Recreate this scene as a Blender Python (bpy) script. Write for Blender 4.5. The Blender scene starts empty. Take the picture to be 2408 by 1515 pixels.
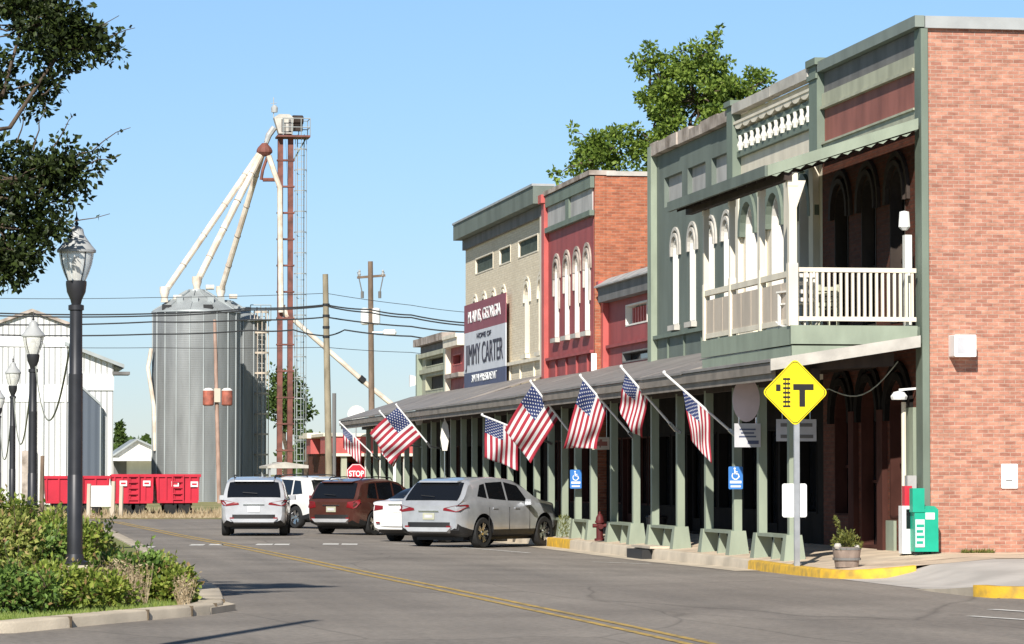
import bpy, bmesh, math, random
from mathutils import Vector, Matrix
random.seed(7)
sc = bpy.context.scene
COL = sc.collection
R = math.radians
# ------------------------------------------------------------------ camera and survey helpers
FPX, CU, CV, EYE = 8000., 1204., 757.5, 1.8          # focal length and centre in survey units (a frame 2408 units wide)
PIT = math.atan((1112-CV)/FPX); YAW = math.atan((CU+100)/FPX*math.cos(PIT))
_sp, _cp, _sy, _cy = math.sin(PIT), math.cos(PIT), math.sin(YAW), math.cos(YAW)
_F = Vector((_sy*_cp, _cy*_cp, _sp)); _R = Vector((_cy, -_sy, 0)); _U = Vector((-_sy*_sp, -_cy*_sp, _cp))
EYEP = Vector((0, 0, EYE))
def ray(u, v): return _F + _R*((u-CU)/FPX) - _U*((v-CV)/FPX)
def atX(u, v, X): d = ray(u, v); return EYEP + d*(X/d.x)
def atY(u, v, Y): d = ray(u, v); return EYEP + d*(Y/d.y)
def atZ(u, v, Z=0.): d = ray(u, v); return EYEP + d*((Z-EYE)/d.z)
XF = 17.4                                              # the plane of the shop fronts
def fy(u): return atX(u, 900, XF).y
def fz(u, v): return atX(u, v, XF).z

# ------------------------------------------------------------------ materials
def newmat(name):
    m = bpy.data.materials.new(name); m.use_nodes = True
    nt = m.node_tree; b = nt.nodes['Principled BSDF']
    return m, nt, b
def N(nt, t, **kw):
    n = nt.nodes.new(t)
    for k, v in kw.items(): setattr(n, k, v)
    return n
def paint(name, c, rough=.6, var=.18, scale=2.5, metal=0., bump=.0, fine=30., spec=.4, streak=False, dirt=None):
    m, nt, b = newmat(name)
    tc = N(nt, 'ShaderNodeTexCoord'); n1 = N(nt, 'ShaderNodeTexNoise'); n1.inputs['Scale'].default_value = scale; n1.inputs['Detail'].default_value = 6
    mp = N(nt, 'ShaderNodeMapping'); nt.links.new(tc.outputs['Object'], mp.inputs[0])
    if streak: mp.inputs['Scale'].default_value = (1.1, 1.1, .4)
    nt.links.new(mp.outputs[0], n1.inputs['Vector'])
    cr = N(nt, 'ShaderNodeValToRGB')
    lo = tuple(max(0, x*(1-var)) for x in c); hi = tuple(min(1, x*(1+var)) for x in c)
    if dirt: lo = dirt
    cr.color_ramp.elements[0].position = .32; cr.color_ramp.elements[0].color = (*lo, 1)
    cr.color_ramp.elements[1].position = .62; cr.color_ramp.elements[1].color = (*hi, 1)
    nt.links.new(n1.outputs['Fac'], cr.inputs[0]); nt.links.new(cr.outputs[0], b.inputs['Base Color'])
    b.inputs['Roughness'].default_value = rough; b.inputs['Metallic'].default_value = metal
    b.inputs['Specular IOR Level'].default_value = spec
    if bump:
        n2 = N(nt, 'ShaderNodeTexNoise'); n2.inputs['Scale'].default_value = fine; n2.inputs['Detail'].default_value = 4
        nt.links.new(mp.outputs[0], n2.inputs['Vector'])
        bp = N(nt, 'ShaderNodeBump'); bp.inputs['Strength'].default_value = bump; bp.inputs['Distance'].default_value = .02
        nt.links.new(n2.outputs['Fac'], bp.inputs['Height']); nt.links.new(bp.outputs[0], b.inputs['Normal'])
    return m
def brick(name, c1, c2, mortar, var=.5, painted=False, bw=.23, bh=.076, dirt=(.12, .07, .05)):
    m, nt, b = newmat(name)
    tc = N(nt, 'ShaderNodeTexCoord'); sx = N(nt, 'ShaderNodeSeparateXYZ'); nt.links.new(tc.outputs['Object'], sx.inputs[0])
    ad = N(nt, 'ShaderNodeMath', operation='ADD'); nt.links.new(sx.outputs[0], ad.inputs[0]); nt.links.new(sx.outputs[1], ad.inputs[1])
    cx = N(nt, 'ShaderNodeCombineXYZ'); nt.links.new(ad.outputs[0], cx.inputs[0]); nt.links.new(sx.outputs[2], cx.inputs[1])
    bt = N(nt, 'ShaderNodeTexBrick'); nt.links.new(cx.outputs[0], bt.inputs['Vector'])
    bt.inputs['Scale'].default_value = 1.; bt.inputs['Brick Width'].default_value = bw; bt.inputs['Row Height'].default_value = bh
    bt.inputs['Mortar Size'].default_value = .007; bt.inputs['Mortar Smooth'].default_value = .3; bt.inputs['Bias'].default_value = 0
    bt.inputs['Color1'].default_value = (*c1, 1); bt.inputs['Color2'].default_value = (*c2, 1); bt.inputs['Mortar'].default_value = (*mortar, 1)
    # weathered courses: noise stretched along the courses, and large patches
    mp = N(nt, 'ShaderNodeMapping'); mp.inputs['Scale'].default_value = (3.2, 9, 1); nt.links.new(cx.outputs[0], mp.inputs[0])
    n1 = N(nt, 'ShaderNodeTexNoise'); n1.inputs['Scale'].default_value = 1.1; n1.inputs['Detail'].default_value = 8; n1.inputs['Roughness'].default_value = .7
    nt.links.new(mp.outputs[0], n1.inputs['Vector'])
    cr = N(nt, 'ShaderNodeValToRGB'); e = cr.color_ramp.elements
    e[0].position = .3; e[0].color = (1-var*.8,)*3+(1,); e[1].position = .7; e[1].color = (1+var*.75, 1+var*.8, 1+var*.85, 1)
    nt.links.new(n1.outputs['Fac'], cr.inputs[0])
    mx = N(nt, 'ShaderNodeMix', data_type='RGBA', blend_type='MULTIPLY'); mx.inputs[0].default_value = 1
    nt.links.new(bt.outputs['Color'], mx.inputs[6]); nt.links.new(cr.outputs[0], mx.inputs[7])
    n2 = N(nt, 'ShaderNodeTexNoise'); n2.inputs['Scale'].default_value = .55; n2.inputs['Detail'].default_value = 5
    nt.links.new(cx.outputs[0], n2.inputs['Vector'])
    c2r = N(nt, 'ShaderNodeValToRGB'); e = c2r.color_ramp.elements
    e[0].position = .56; e[0].color = (0, 0, 0, 1); e[1].position = .8; e[1].color = (.55, .55, .55, 1)
    nt.links.new(n2.outputs['Fac'], c2r.inputs[0])
    m2 = N(nt, 'ShaderNodeMix', data_type='RGBA'); nt.links.new(c2r.outputs[0], m2.inputs[0]); nt.links.new(mx.outputs[2], m2.inputs[6])
    m2.inputs[7].default_value = (*dirt, 1)
    nt.links.new(m2.outputs[2], b.inputs['Base Color'])
    b.inputs['Roughness'].default_value = .85; b.inputs['Specular IOR Level'].default_value = .25
    bp = N(nt, 'ShaderNodeBump'); bp.inputs['Strength'].default_value = .5; bp.inputs['Distance'].default_value = .015
    iv = N(nt, 'ShaderNodeMath', operation='SUBTRACT'); iv.inputs[0].default_value = 1; nt.links.new(bt.outputs['Fac'], iv.inputs[1])
    nt.links.new(iv.outputs[0], bp.inputs['Height']); nt.links.new(bp.outputs[0], b.inputs['Normal'])
    return m
def leafmat(name, dark, light, trans=.25, warm=None):
    m, nt, b = newmat(name)
    g = N(nt, 'ShaderNodeNewGeometry'); cr = N(nt, 'ShaderNodeValToRGB'); e = cr.color_ramp.elements
    e[0].position = 0; e[0].color = (*dark, 1); e[1].position = .85; e[1].color = (*light, 1)
    if warm: w = e.new(.97); w.color = (*warm, 1)
    nt.links.new(g.outputs['Random Per Island'], cr.inputs[0]); nt.links.new(cr.outputs[0], b.inputs['Base Color'])
    b.inputs['Roughness'].default_value = .5; b.inputs['Specular IOR Level'].default_value = .3
    t = N(nt, 'ShaderNodeBsdfTranslucent'); nt.links.new(cr.outputs[0], t.inputs[0])
    ms = N(nt, 'ShaderNodeMixShader'); ms.inputs[0].default_value = trans
    o = nt.nodes['Material Output']
    nt.links.new(b.outputs[0], ms.inputs[1]); nt.links.new(t.outputs[0], ms.inputs[2]); nt.links.new(ms.outputs[0], o.inputs[0])
    return m
def simple(name, c, rough=.5, metal=0., spec=.5, coat=0.):
    m, nt, b = newmat(name)
    b.inputs['Base Color'].default_value = (*c, 1); b.inputs['Roughness'].default_value = rough
    b.inputs['Metallic'].default_value = metal; b.inputs['Specular IOR Level'].default_value = spec
    if coat: b.inputs['Coat Weight'].default_value = coat; b.inputs['Coat Roughness'].default_value = .05
    return m
def carpaint(name, c, metal=.0, rough=.3):
    m, nt, b = newmat(name)
    tc = N(nt, 'ShaderNodeTexCoord'); n = N(nt, 'ShaderNodeTexNoise'); n.inputs['Scale'].default_value = 3; n.inputs['Detail'].default_value = 8
    nt.links.new(tc.outputs['Object'], n.inputs['Vector'])
    cr = N(nt, 'ShaderNodeValToRGB'); cr.color_ramp.elements[0].color = (*[x*.82 for x in c], 1); cr.color_ramp.elements[1].color = (*[min(1, x*1.05) for x in c], 1)
    cr.color_ramp.elements[0].position = .25; cr.color_ramp.elements[1].position = .6
    nt.links.new(n.outputs['Fac'], cr.inputs[0]); nt.links.new(cr.outputs[0], b.inputs['Base Color'])
    b.inputs['Metallic'].default_value = metal; b.inputs['Roughness'].default_value = rough
    b.inputs['Coat Weight'].default_value = .8; b.inputs['Coat Roughness'].default_value = .04
    return m
def cloth(m, k=.3):
    nt = m.node_tree; o = nt.nodes['Material Output']; b = nt.nodes['Principled BSDF']; src = b.inputs['Base Color'].links[0].from_socket
    t = N(nt, 'ShaderNodeBsdfTranslucent'); nt.links.new(src, t.inputs[0]); ms = N(nt, 'ShaderNodeMixShader'); ms.inputs[0].default_value = k
    nt.links.new(b.outputs[0], ms.inputs[1]); nt.links.new(t.outputs[0], ms.inputs[2]); nt.links.new(ms.outputs[0], o.inputs[0])
def asphalt():
    m, nt, b = newmat('asphalt')
    tc = N(nt, 'ShaderNodeTexCoord')
    n1 = N(nt, 'ShaderNodeTexNoise'); n1.inputs['Scale'].default_value = .3; n1.inputs['Detail'].default_value = 7; nt.links.new(tc.outputs['Object'], n1.inputs['Vector'])
    n2 = N(nt, 'ShaderNodeTexNoise'); n2.inputs['Scale'].default_value = 9; n2.inputs['Detail'].default_value = 9; n2.inputs['Roughness'].default_value = .75; nt.links.new(tc.outputs['Object'], n2.inputs['Vector'])
    c1 = N(nt, 'ShaderNodeValToRGB'); e = c1.color_ramp.elements
    e[0].position = .3; e[0].color = (.195, .175, .155, 1); e[1].position = .7; e[1].color = (.285, .256, .226, 1); nt.links.new(n1.outputs['Fac'], c1.inputs[0])
    c2 = N(nt, 'ShaderNodeValToRGB'); e = c2.color_ramp.elements
    e[0].position = .25; e[0].color = (.62, .62, .62, 1); e[1].position = .75; e[1].color = (1.42, 1.40, 1.37, 1); nt.links.new(n2.outputs['Fac'], c2.inputs[0])
    mx = N(nt, 'ShaderNodeMix', data_type='RGBA', blend_type='MULTIPLY'); mx.inputs[0].default_value = 1
    nt.links.new(c1.outputs[0], mx.inputs[6]); nt.links.new(c2.outputs[0], mx.inputs[7])
    # cracks: thin bands of a distorted voronoi distance
    mp = N(nt, 'ShaderNodeMapping'); mp.inputs['Scale'].default_value = (.22, .07, 1); nt.links.new(tc.outputs['Object'], mp.inputs[0])
    nd = N(nt, 'ShaderNodeTexNoise'); nd.inputs['Scale'].default_value = 1.3; nt.links.new(mp.outputs[0], nd.inputs['Vector'])
    am = N(nt, 'ShaderNodeMix', data_type='RGBA', blend_type='ADD'); am.inputs[0].default_value = .35; nt.links.new(mp.outputs[0], am.inputs[6]); nt.links.new(nd.outputs['Color'], am.inputs[7])
    vo = N(nt, 'ShaderNodeTexVoronoi', feature='DISTANCE_TO_EDGE'); vo.inputs['Scale'].default_value = 1.; nt.links.new(am.outputs[2], vo.inputs['Vector'])
    c3 = N(nt, 'ShaderNodeValToRGB'); e = c3.color_ramp.elements
    e[0].position = .0015; e[0].color = (.62, .62, .62, 1); e[1].position = .005; e[1].color = (1, 1, 1, 1); nt.links.new(vo.outputs['Distance'], c3.inputs[0])
    m3 = N(nt, 'ShaderNodeMix', data_type='RGBA', blend_type='MULTIPLY'); m3.inputs[0].default_value = .8
    nt.links.new(mx.outputs[2], m3.inputs[6]); nt.links.new(c3.outputs[0], m3.inputs[7])
    # wheel tracks along the street, and oil drips
    m4 = N(nt, 'ShaderNodeMapping'); m4.inputs['Scale'].default_value = (.75, .022, 1); nt.links.new(tc.outputs['Object'], m4.inputs[0])
    n4 = N(nt, 'ShaderNodeTexNoise'); n4.inputs['Scale'].default_value = 1.; n4.inputs['Detail'].default_value = 5; n4.inputs['Roughness'].default_value = .6; nt.links.new(m4.outputs[0], n4.inputs['Vector'])
    c4 = N(nt, 'ShaderNodeValToRGB'); e = c4.color_ramp.elements; e[0].position = .3; e[0].color = (.80, .80, .80, 1); e[1].position = .68; e[1].color = (1.12, 1.11, 1.09, 1); nt.links.new(n4.outputs['Fac'], c4.inputs[0])
    n5 = N(nt, 'ShaderNodeTexNoise'); n5.inputs['Scale'].default_value = .9; n5.inputs['Detail'].default_value = 3; nt.links.new(tc.outputs['Object'], n5.inputs['Vector'])
    c5 = N(nt, 'ShaderNodeValToRGB'); e = c5.color_ramp.elements; e[0].position = .70; e[0].color = (1, 1, 1, 1); e[1].position = .78; e[1].color = (.62, .61, .60, 1); nt.links.new(n5.outputs['Fac'], c5.inputs[0])
    m5 = N(nt, 'ShaderNodeMix', data_type='RGBA', blend_type='MULTIPLY'); m5.inputs[0].default_value = 1; nt.links.new(m3.outputs[2], m5.inputs[6]); nt.links.new(c4.outputs[0], m5.inputs[7])
    m6 = N(nt, 'ShaderNodeMix', data_type='RGBA', blend_type='MULTIPLY'); m6.inputs[0].default_value = 1; nt.links.new(m5.outputs[2], m6.inputs[6]); nt.links.new(c5.outputs[0], m6.inputs[7])
    nt.links.new(m6.outputs[2], b.inputs['Base Color'])
    b.inputs['Roughness'].default_value = .85; b.inputs['Specular IOR Level'].default_value = .3
    bp = N(nt, 'ShaderNodeBump'); bp.inputs['Strength'].default_value = .35; bp.inputs['Distance'].default_value = .02
    nt.links.new(n2.outputs['Fac'], bp.inputs['Height']); nt.links.new(bp.outputs[0], b.inputs['Normal'])
    return m
def corrugated(name, c, period=.18, rough=.45, metal=.3, var=.12, axis=0, strength=.8, lines=0):
    m, nt, b = newmat(name)
    tc = N(nt, 'ShaderNodeTexCoord'); sx = N(nt, 'ShaderNodeSeparateXYZ'); nt.links.new(tc.outputs['Object'], sx.inputs[0])
    ml = N(nt, 'ShaderNodeMath', operation='MULTIPLY'); ml.inputs[1].default_value = 2*math.pi/period; nt.links.new(sx.outputs[axis], ml.inputs[0])
    sn = N(nt, 'ShaderNodeMath', operation='SINE'); nt.links.new(ml.outputs[0], sn.inputs[0])
    n1 = N(nt, 'ShaderNodeTexNoise'); n1.inputs['Scale'].default_value = .8; n1.inputs['Detail'].default_value = 6
    mp = N(nt, 'ShaderNodeMapping'); mp.inputs['Scale'].default_value = (2, 2, .4); nt.links.new(tc.outputs['Object'], mp.inputs[0]); nt.links.new(mp.outputs[0], n1.inputs['Vector'])
    cr = N(nt, 'ShaderNodeValToRGB'); e = cr.color_ramp.elements
    e[0].position = .3; e[0].color = (*[x*(1-var) for x in c], 1); e[1].position = .65; e[1].color = (*[min(1, x*(1+var)) for x in c], 1)
    nt.links.new(n1.outputs['Fac'], cr.inputs[0]); nt.links.new(cr.outputs[0], b.inputs['Base Color'])
    b.inputs['Roughness'].default_value = rough; b.inputs['Metallic'].default_value = metal
    bp = N(nt, 'ShaderNodeBump'); bp.inputs['Strength'].default_value = strength; bp.inputs['Distance'].default_value = period*.2
    nt.links.new(sn.outputs[0], bp.inputs['Height']); nt.links.new(bp.outputs[0], b.inputs['Normal'])
    return m
def canton():
    m, nt, b = newmat('flag_canton')
    uv = N(nt, 'ShaderNodeTexCoord'); sx = N(nt, 'ShaderNodeSeparateXYZ'); nt.links.new(uv.outputs['UV'], sx.inputs[0])
    outs = []
    for i, k in ((0, 11), (1, 9)):
        ml = N(nt, 'ShaderNodeMath', operation='MULTIPLY'); ml.inputs[1].default_value = k*math.pi; nt.links.new(sx.outputs[i], ml.inputs[0])
        sn = N(nt, 'ShaderNodeMath', operation='SINE'); nt.links.new(ml.outputs[0], sn.inputs[0]); outs.append(sn)
    pr = N(nt, 'ShaderNodeMath', operation='MULTIPLY'); nt.links.new(outs[0].outputs[0], pr.inputs[0]); nt.links.new(outs[1].outputs[0], pr.inputs[1])
    gt = N(nt, 'ShaderNodeMath', operation='GREATER_THAN'); gt.inputs[1].default_value = .55; nt.links.new(pr.outputs[0], gt.inputs[0])
    mx = N(nt, 'ShaderNodeMix', data_type='RGBA'); nt.links.new(gt.outputs[0], mx.inputs[0])
    mx.inputs[6].default_value = (.025, .045, .16, 1); mx.inputs[7].default_value = (.75, .75, .78, 1)
    nt.links.new(mx.outputs[2], b.inputs['Base Color']); b.inputs['Roughness'].default_value = .7
    return m

M = dict(
    asphalt=asphalt(),
    shopshade=paint('shop_front_shade', (.014, .012, .011), .85, .35, 2, streak=True, spec=.1), shopbrownshade=paint('shop_brown_shade', (.065, .026, .02), .85, .3, 2, streak=True, spec=.1),  # both shop paints darkened, putting the awning shade into their colour
    concrete=paint('concrete', (.53, .455, .35), .9, .18, 1.2, bump=.3, fine=40),
    sidewalk=paint('sidewalk', (.58, .465, .34), .9, .18, 1.5, bump=.25, fine=40, dirt=(.44, .35, .26)),
    drive=paint('driveway', (.47, .44, .40), .9, .14, 1.0, bump=.25, fine=40),
    yellowcurb=paint('yellow_paint', (.62, .37, .03), .7, .18, 5, bump=.3, dirt=(.42, .27, .06)),
    yellowline=paint('yellow_line', (.46, .30, .07), .8, .3, 5, dirt=(.2, .16, .09)),
    whiteline=paint('white_line', (.70, .68, .63), .8, .2, 5, dirt=(.45, .43, .39)),
    grass=paint('grass_ground', (.14, .17, .045), .95, .4, .8, bump=.6, fine=60, dirt=(.22, .18, .09)),
    field=paint('field', (.25, .22, .10), .95, .35, .25, bump=.5, fine=20, dirt=(.15, .17, .06)),
    soil=paint('soil', (.10, .075, .05), .95, .4, 4, bump=.6),
    brickside=brick('brick_side', (.52, .25, .17), (.35, .15, .105), (.45, .32, .25), .45, bw=.21, bh=.07),
    brickorange=brick('brick_orange', (.48, .165, .085), (.31, .10, .055), (.38, .22, .15), .42, dirt=(.35, .1, .05)),
    brickshade=brick('brick_shade', (.155, .05, .03), (.10, .032, .02), (.09, .055, .04), .4),  # lower corner brick, awning shade darkened into its colour
    brickdark=brick('brick_dark', (.135, .04, .022), (.09, .028, .017), (.08, .047, .034), .4),  # on the corner front: brick with the canopy shade darkened into its colour
    cream_brick=brick('brick_cream', (.80, .70, .53), (.72, .62, .46), (.62, .54, .41), .16, dirt=(.56, .47, .35)),
    green=paint('green_paint', (.155, .19, .15), .65, .14, 1.5, bump=.15, fine=25, streak=True),
    greenwall=paint('green_wall', (.145, .172, .148), .75, .14, 1.2, bump=.25, fine=35, streak=True),
    greenpost=paint('green_post', (.27, .31, .235), .6, .12, 2, bump=.15, fine=25, streak=True),
    grey=paint('grey_paint', (.40, .39, .375), .7, .2, 1.5, bump=.2, streak=True),
    darkgrey=paint('dark_grey', (.16, .155, .15), .75, .2, 1.5, bump=.2, streak=True),
    stone=paint('stone_coping', (.36, .31, .27), .85, .35, 2, bump=.4, fine=15, dirt=(.2, .16, .13)), copingshade=paint('coping_shade', (.21, .24, .21), .6, .12, 2, streak=True),  # second entry: street-side coping, dimmed in colour for the grazing light
    palestone=paint('pale_coping', (.50, .47, .42), .8, .18, 2, bump=.2),
    metalcoping=paint('metal_coping', (.42, .43, .42), .5, .1, 2, metal=.3),
    cream=paint('cream_paint', (.74, .67, .54), .65, .1, 2, bump=.1, streak=True),
    white=paint('white_paint', (.80, .77, .70), .6, .06, 2, streak=True),
    purewhite=paint('white_metal', (.82, .82, .80), .5, .05, 2),
    creamgreen=paint('cream_green', (.42, .42, .31), .7, .15, 2, streak=True),
    brown=paint('brown_panel', (.29, .105, .08), .7, .22, 1.6, bump=.1, streak=True),
    red=paint('red_paint', (.33, .072, .07), .65, .14, 1.5, bump=.2, fine=20, streak=True),
    redtrim=paint('red_trim', (.47, .10, .088), .55, .1, 2),
    tan=paint('tan_board', (.54, .46, .37), .65, .1, 2, streak=True),
    roof=paint('awning_roof', (.27, .245, .225), .6, .16, 1.2, metal=.2, streak=False),
    fascia=paint('awning_fascia', (.24, .205, .17), .7, .2, 2),
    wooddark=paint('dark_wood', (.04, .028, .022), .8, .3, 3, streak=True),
    leadpane=paint('leaded_pane', (.075, .095, .08), .8, .2, 4, spec=.15),
    glass=simple('dark_glass', (.012, .013, .015), .06, 0, .6),
    shade_int=paint('dark_interior', (.03, .027, .025), .8, .3, 2),
    cabglass=simple('car_glass', (.008, .009, .011), .04, 0, .6, .5),
    black=simple('black_plastic', (.018, .018, .019), .55),
    rubber=paint('rubber', (.018, .018, .018), .85, .2, 10),
    alloy=simple('alloy', (.62, .62, .63), .22, 1.),
    chrome=simple('chrome', (.75, .75, .76), .12, 1.),
    tail=simple('tail_lamp', (.20, .010, .014), .3, 0, .4),
    lampblack=paint('lamp_black', (.028, .028, .032), .42, .2, 4, metal=.2, spec=.5),
    lampgrey=paint('lamp_cap', (.40, .405, .40), .45, .12, 4, metal=.0),
    silverpaint=carpaint('silver_paint', (.46, .475, .50), .35, .3),
    lightsilver=carpaint('light_silver', (.50, .51, .53), .2, .3),
    whitecar=carpaint('white_car', (.78, .76, .72), 0., .3),
    browncar=carpaint('brown_car', (.105, .038, .028), .3, .3),
    galv=corrugated('galvanised', (.235, .245, .245), .11, .62, .25, .16, axis=2, strength=.12),
    galvroof=paint('galvanised_roof', (.36, .385, .385), .55, .12, 1, metal=.25, streak=True),
    whitecorr=corrugated('white_siding', (.72, .72, .71), .32, .6, 0., .08),
    bluegrey=corrugated('blue_grey_ribbed', (.085, .105, .135), .4, .7, 0, .06, strength=.25),
    rustred=paint('rust_red_bright', (.34, .10, .065), .7, .3, 3, dirt=(.2, .07, .05)), polepink=paint('pole_pinkish', (.36, .24, .19), .8, .25, 3, streak=True), rust=paint('rust_red', (.17, .062, .047), .7, .3, 2, dirt=(.10, .042, .034)),
    spout=paint('spout_cream', (.74, .67, .57), .5, .12, 1.5, dirt=(.58, .46, .36)),
    wagonred=paint('wagon_red', (.50, .022, .045), .45, .12, 1),
    wood=paint('pole_wood', (.26, .22, .15), .85, .3, 3, bump=.3, streak=True),
    woodbrown=paint('pole_brown', (.17, .12, .085), .85, .3, 3, bump=.3, streak=True),
    bark=paint('bark', (.09, .065, .045), .9, .35, 6, bump=.6),
    cable=simple('cable', (.03, .032, .035), .6),
    rope=paint('garland', (.30, .31, .26), .8, .25, 8),
    signyellow=paint('sign_yellow', (.92, .72, .01), .4, .03, 3),
    signblack=simple('sign_black', (.012, .01, .01), .5),
    signblue=paint('sign_blue', (.05, .20, .55), .4, .05, 3),
    signred=paint('sign_red', (.55, .03, .05), .4, .06, 3),
    galvpost=paint('galvanised_post', (.42, .43, .44), .4, .1, 5, metal=.5),
    maroon=paint('banner_maroon', (.27, .085, .11), .7, .06, 2),
    navy=paint('banner_navy', (.085, .10, .17), .7, .08, 2),
    bannerwhite=paint('banner_white', (.62, .64, .68), .7, .05, 2),
    textgrey=simple('banner_black', (.04, .04, .06), .7),
    flagred=paint('flag_red', (.45, .035, .06), .75, .08, 4), flagwhite=paint('flag_white', (.82, .80, .80), .75, .04, 4), canton=canton(),
    polewhite=simple('pole_white', (.8, .8, .8), .4),
    newsgreen=paint('box_green', (.01, .36, .23), .45, .08, 3),
    barrel=paint('barrel_wood', (.26, .2, .165), .85, .25, 6, streak=True, bump=.3),
    hydrant=paint('hydrant_red', (.095, .014, .014), .6, .2, 5),
    pinkgrey=paint('sign_pinkgrey', (.66, .56, .58), .7, .08, 3), signgrey=paint('sign_grey', (.5, .5, .52), .7, .1, 3),
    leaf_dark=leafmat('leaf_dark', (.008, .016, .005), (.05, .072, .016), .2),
    leaf_tree=leafmat('leaf_tree', (.065, .12, .02), (.28, .38, .07), .4),
    leaf_far=leafmat('leaf_far', (.03, .06, .015), (.09, .14, .03), .2),
    leaf_bush=leafmat('leaf_bush', (.085, .15, .018), (.40, .47, .09), .4, (.34, .22, .10)),
    leaf_bush2=leafmat('leaf_bush_deep', (.045, .095, .02), (.22, .34, .07), .3, (.30, .20, .09)), leaf_bush3=leafmat('leaf_bush_pale', (.12, .17, .03), (.44, .46, .13), .3, (.42, .26, .14)),
    leaf_pot=leafmat('leaf_pot', (.08, .11, .025), (.24, .24, .06), .3),
    grassblade=leafmat('grass_blade', (.12, .19, .03), (.26, .32, .07), .3),
    dry=leafmat('dry_stem', (.28, .2, .11), (.5, .40, .26), .2),
)
M['globe'] = None
def glassmat():
    m, nt, b = newmat('globe_glass')
    b.inputs['Base Color'].default_value = (.86, .85, .80, 1); b.inputs['Roughness'].default_value = .25
    t = N(nt, 'ShaderNodeBsdfTransparent'); ms = N(nt, 'ShaderNodeMixShader'); ms.inputs[0].default_value = .35
    o = nt.nodes['Material Output']; nt.links.new(b.outputs[0], ms.inputs[1]); nt.links.new(t.outputs[0], ms.inputs[2]); nt.links.new(ms.outputs[0], o.inputs[0])
    return m
M['globe'] = glassmat()

for k_ in ('flagred', 'flagwhite', 'canton'): cloth(M[k_], .35)
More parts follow.
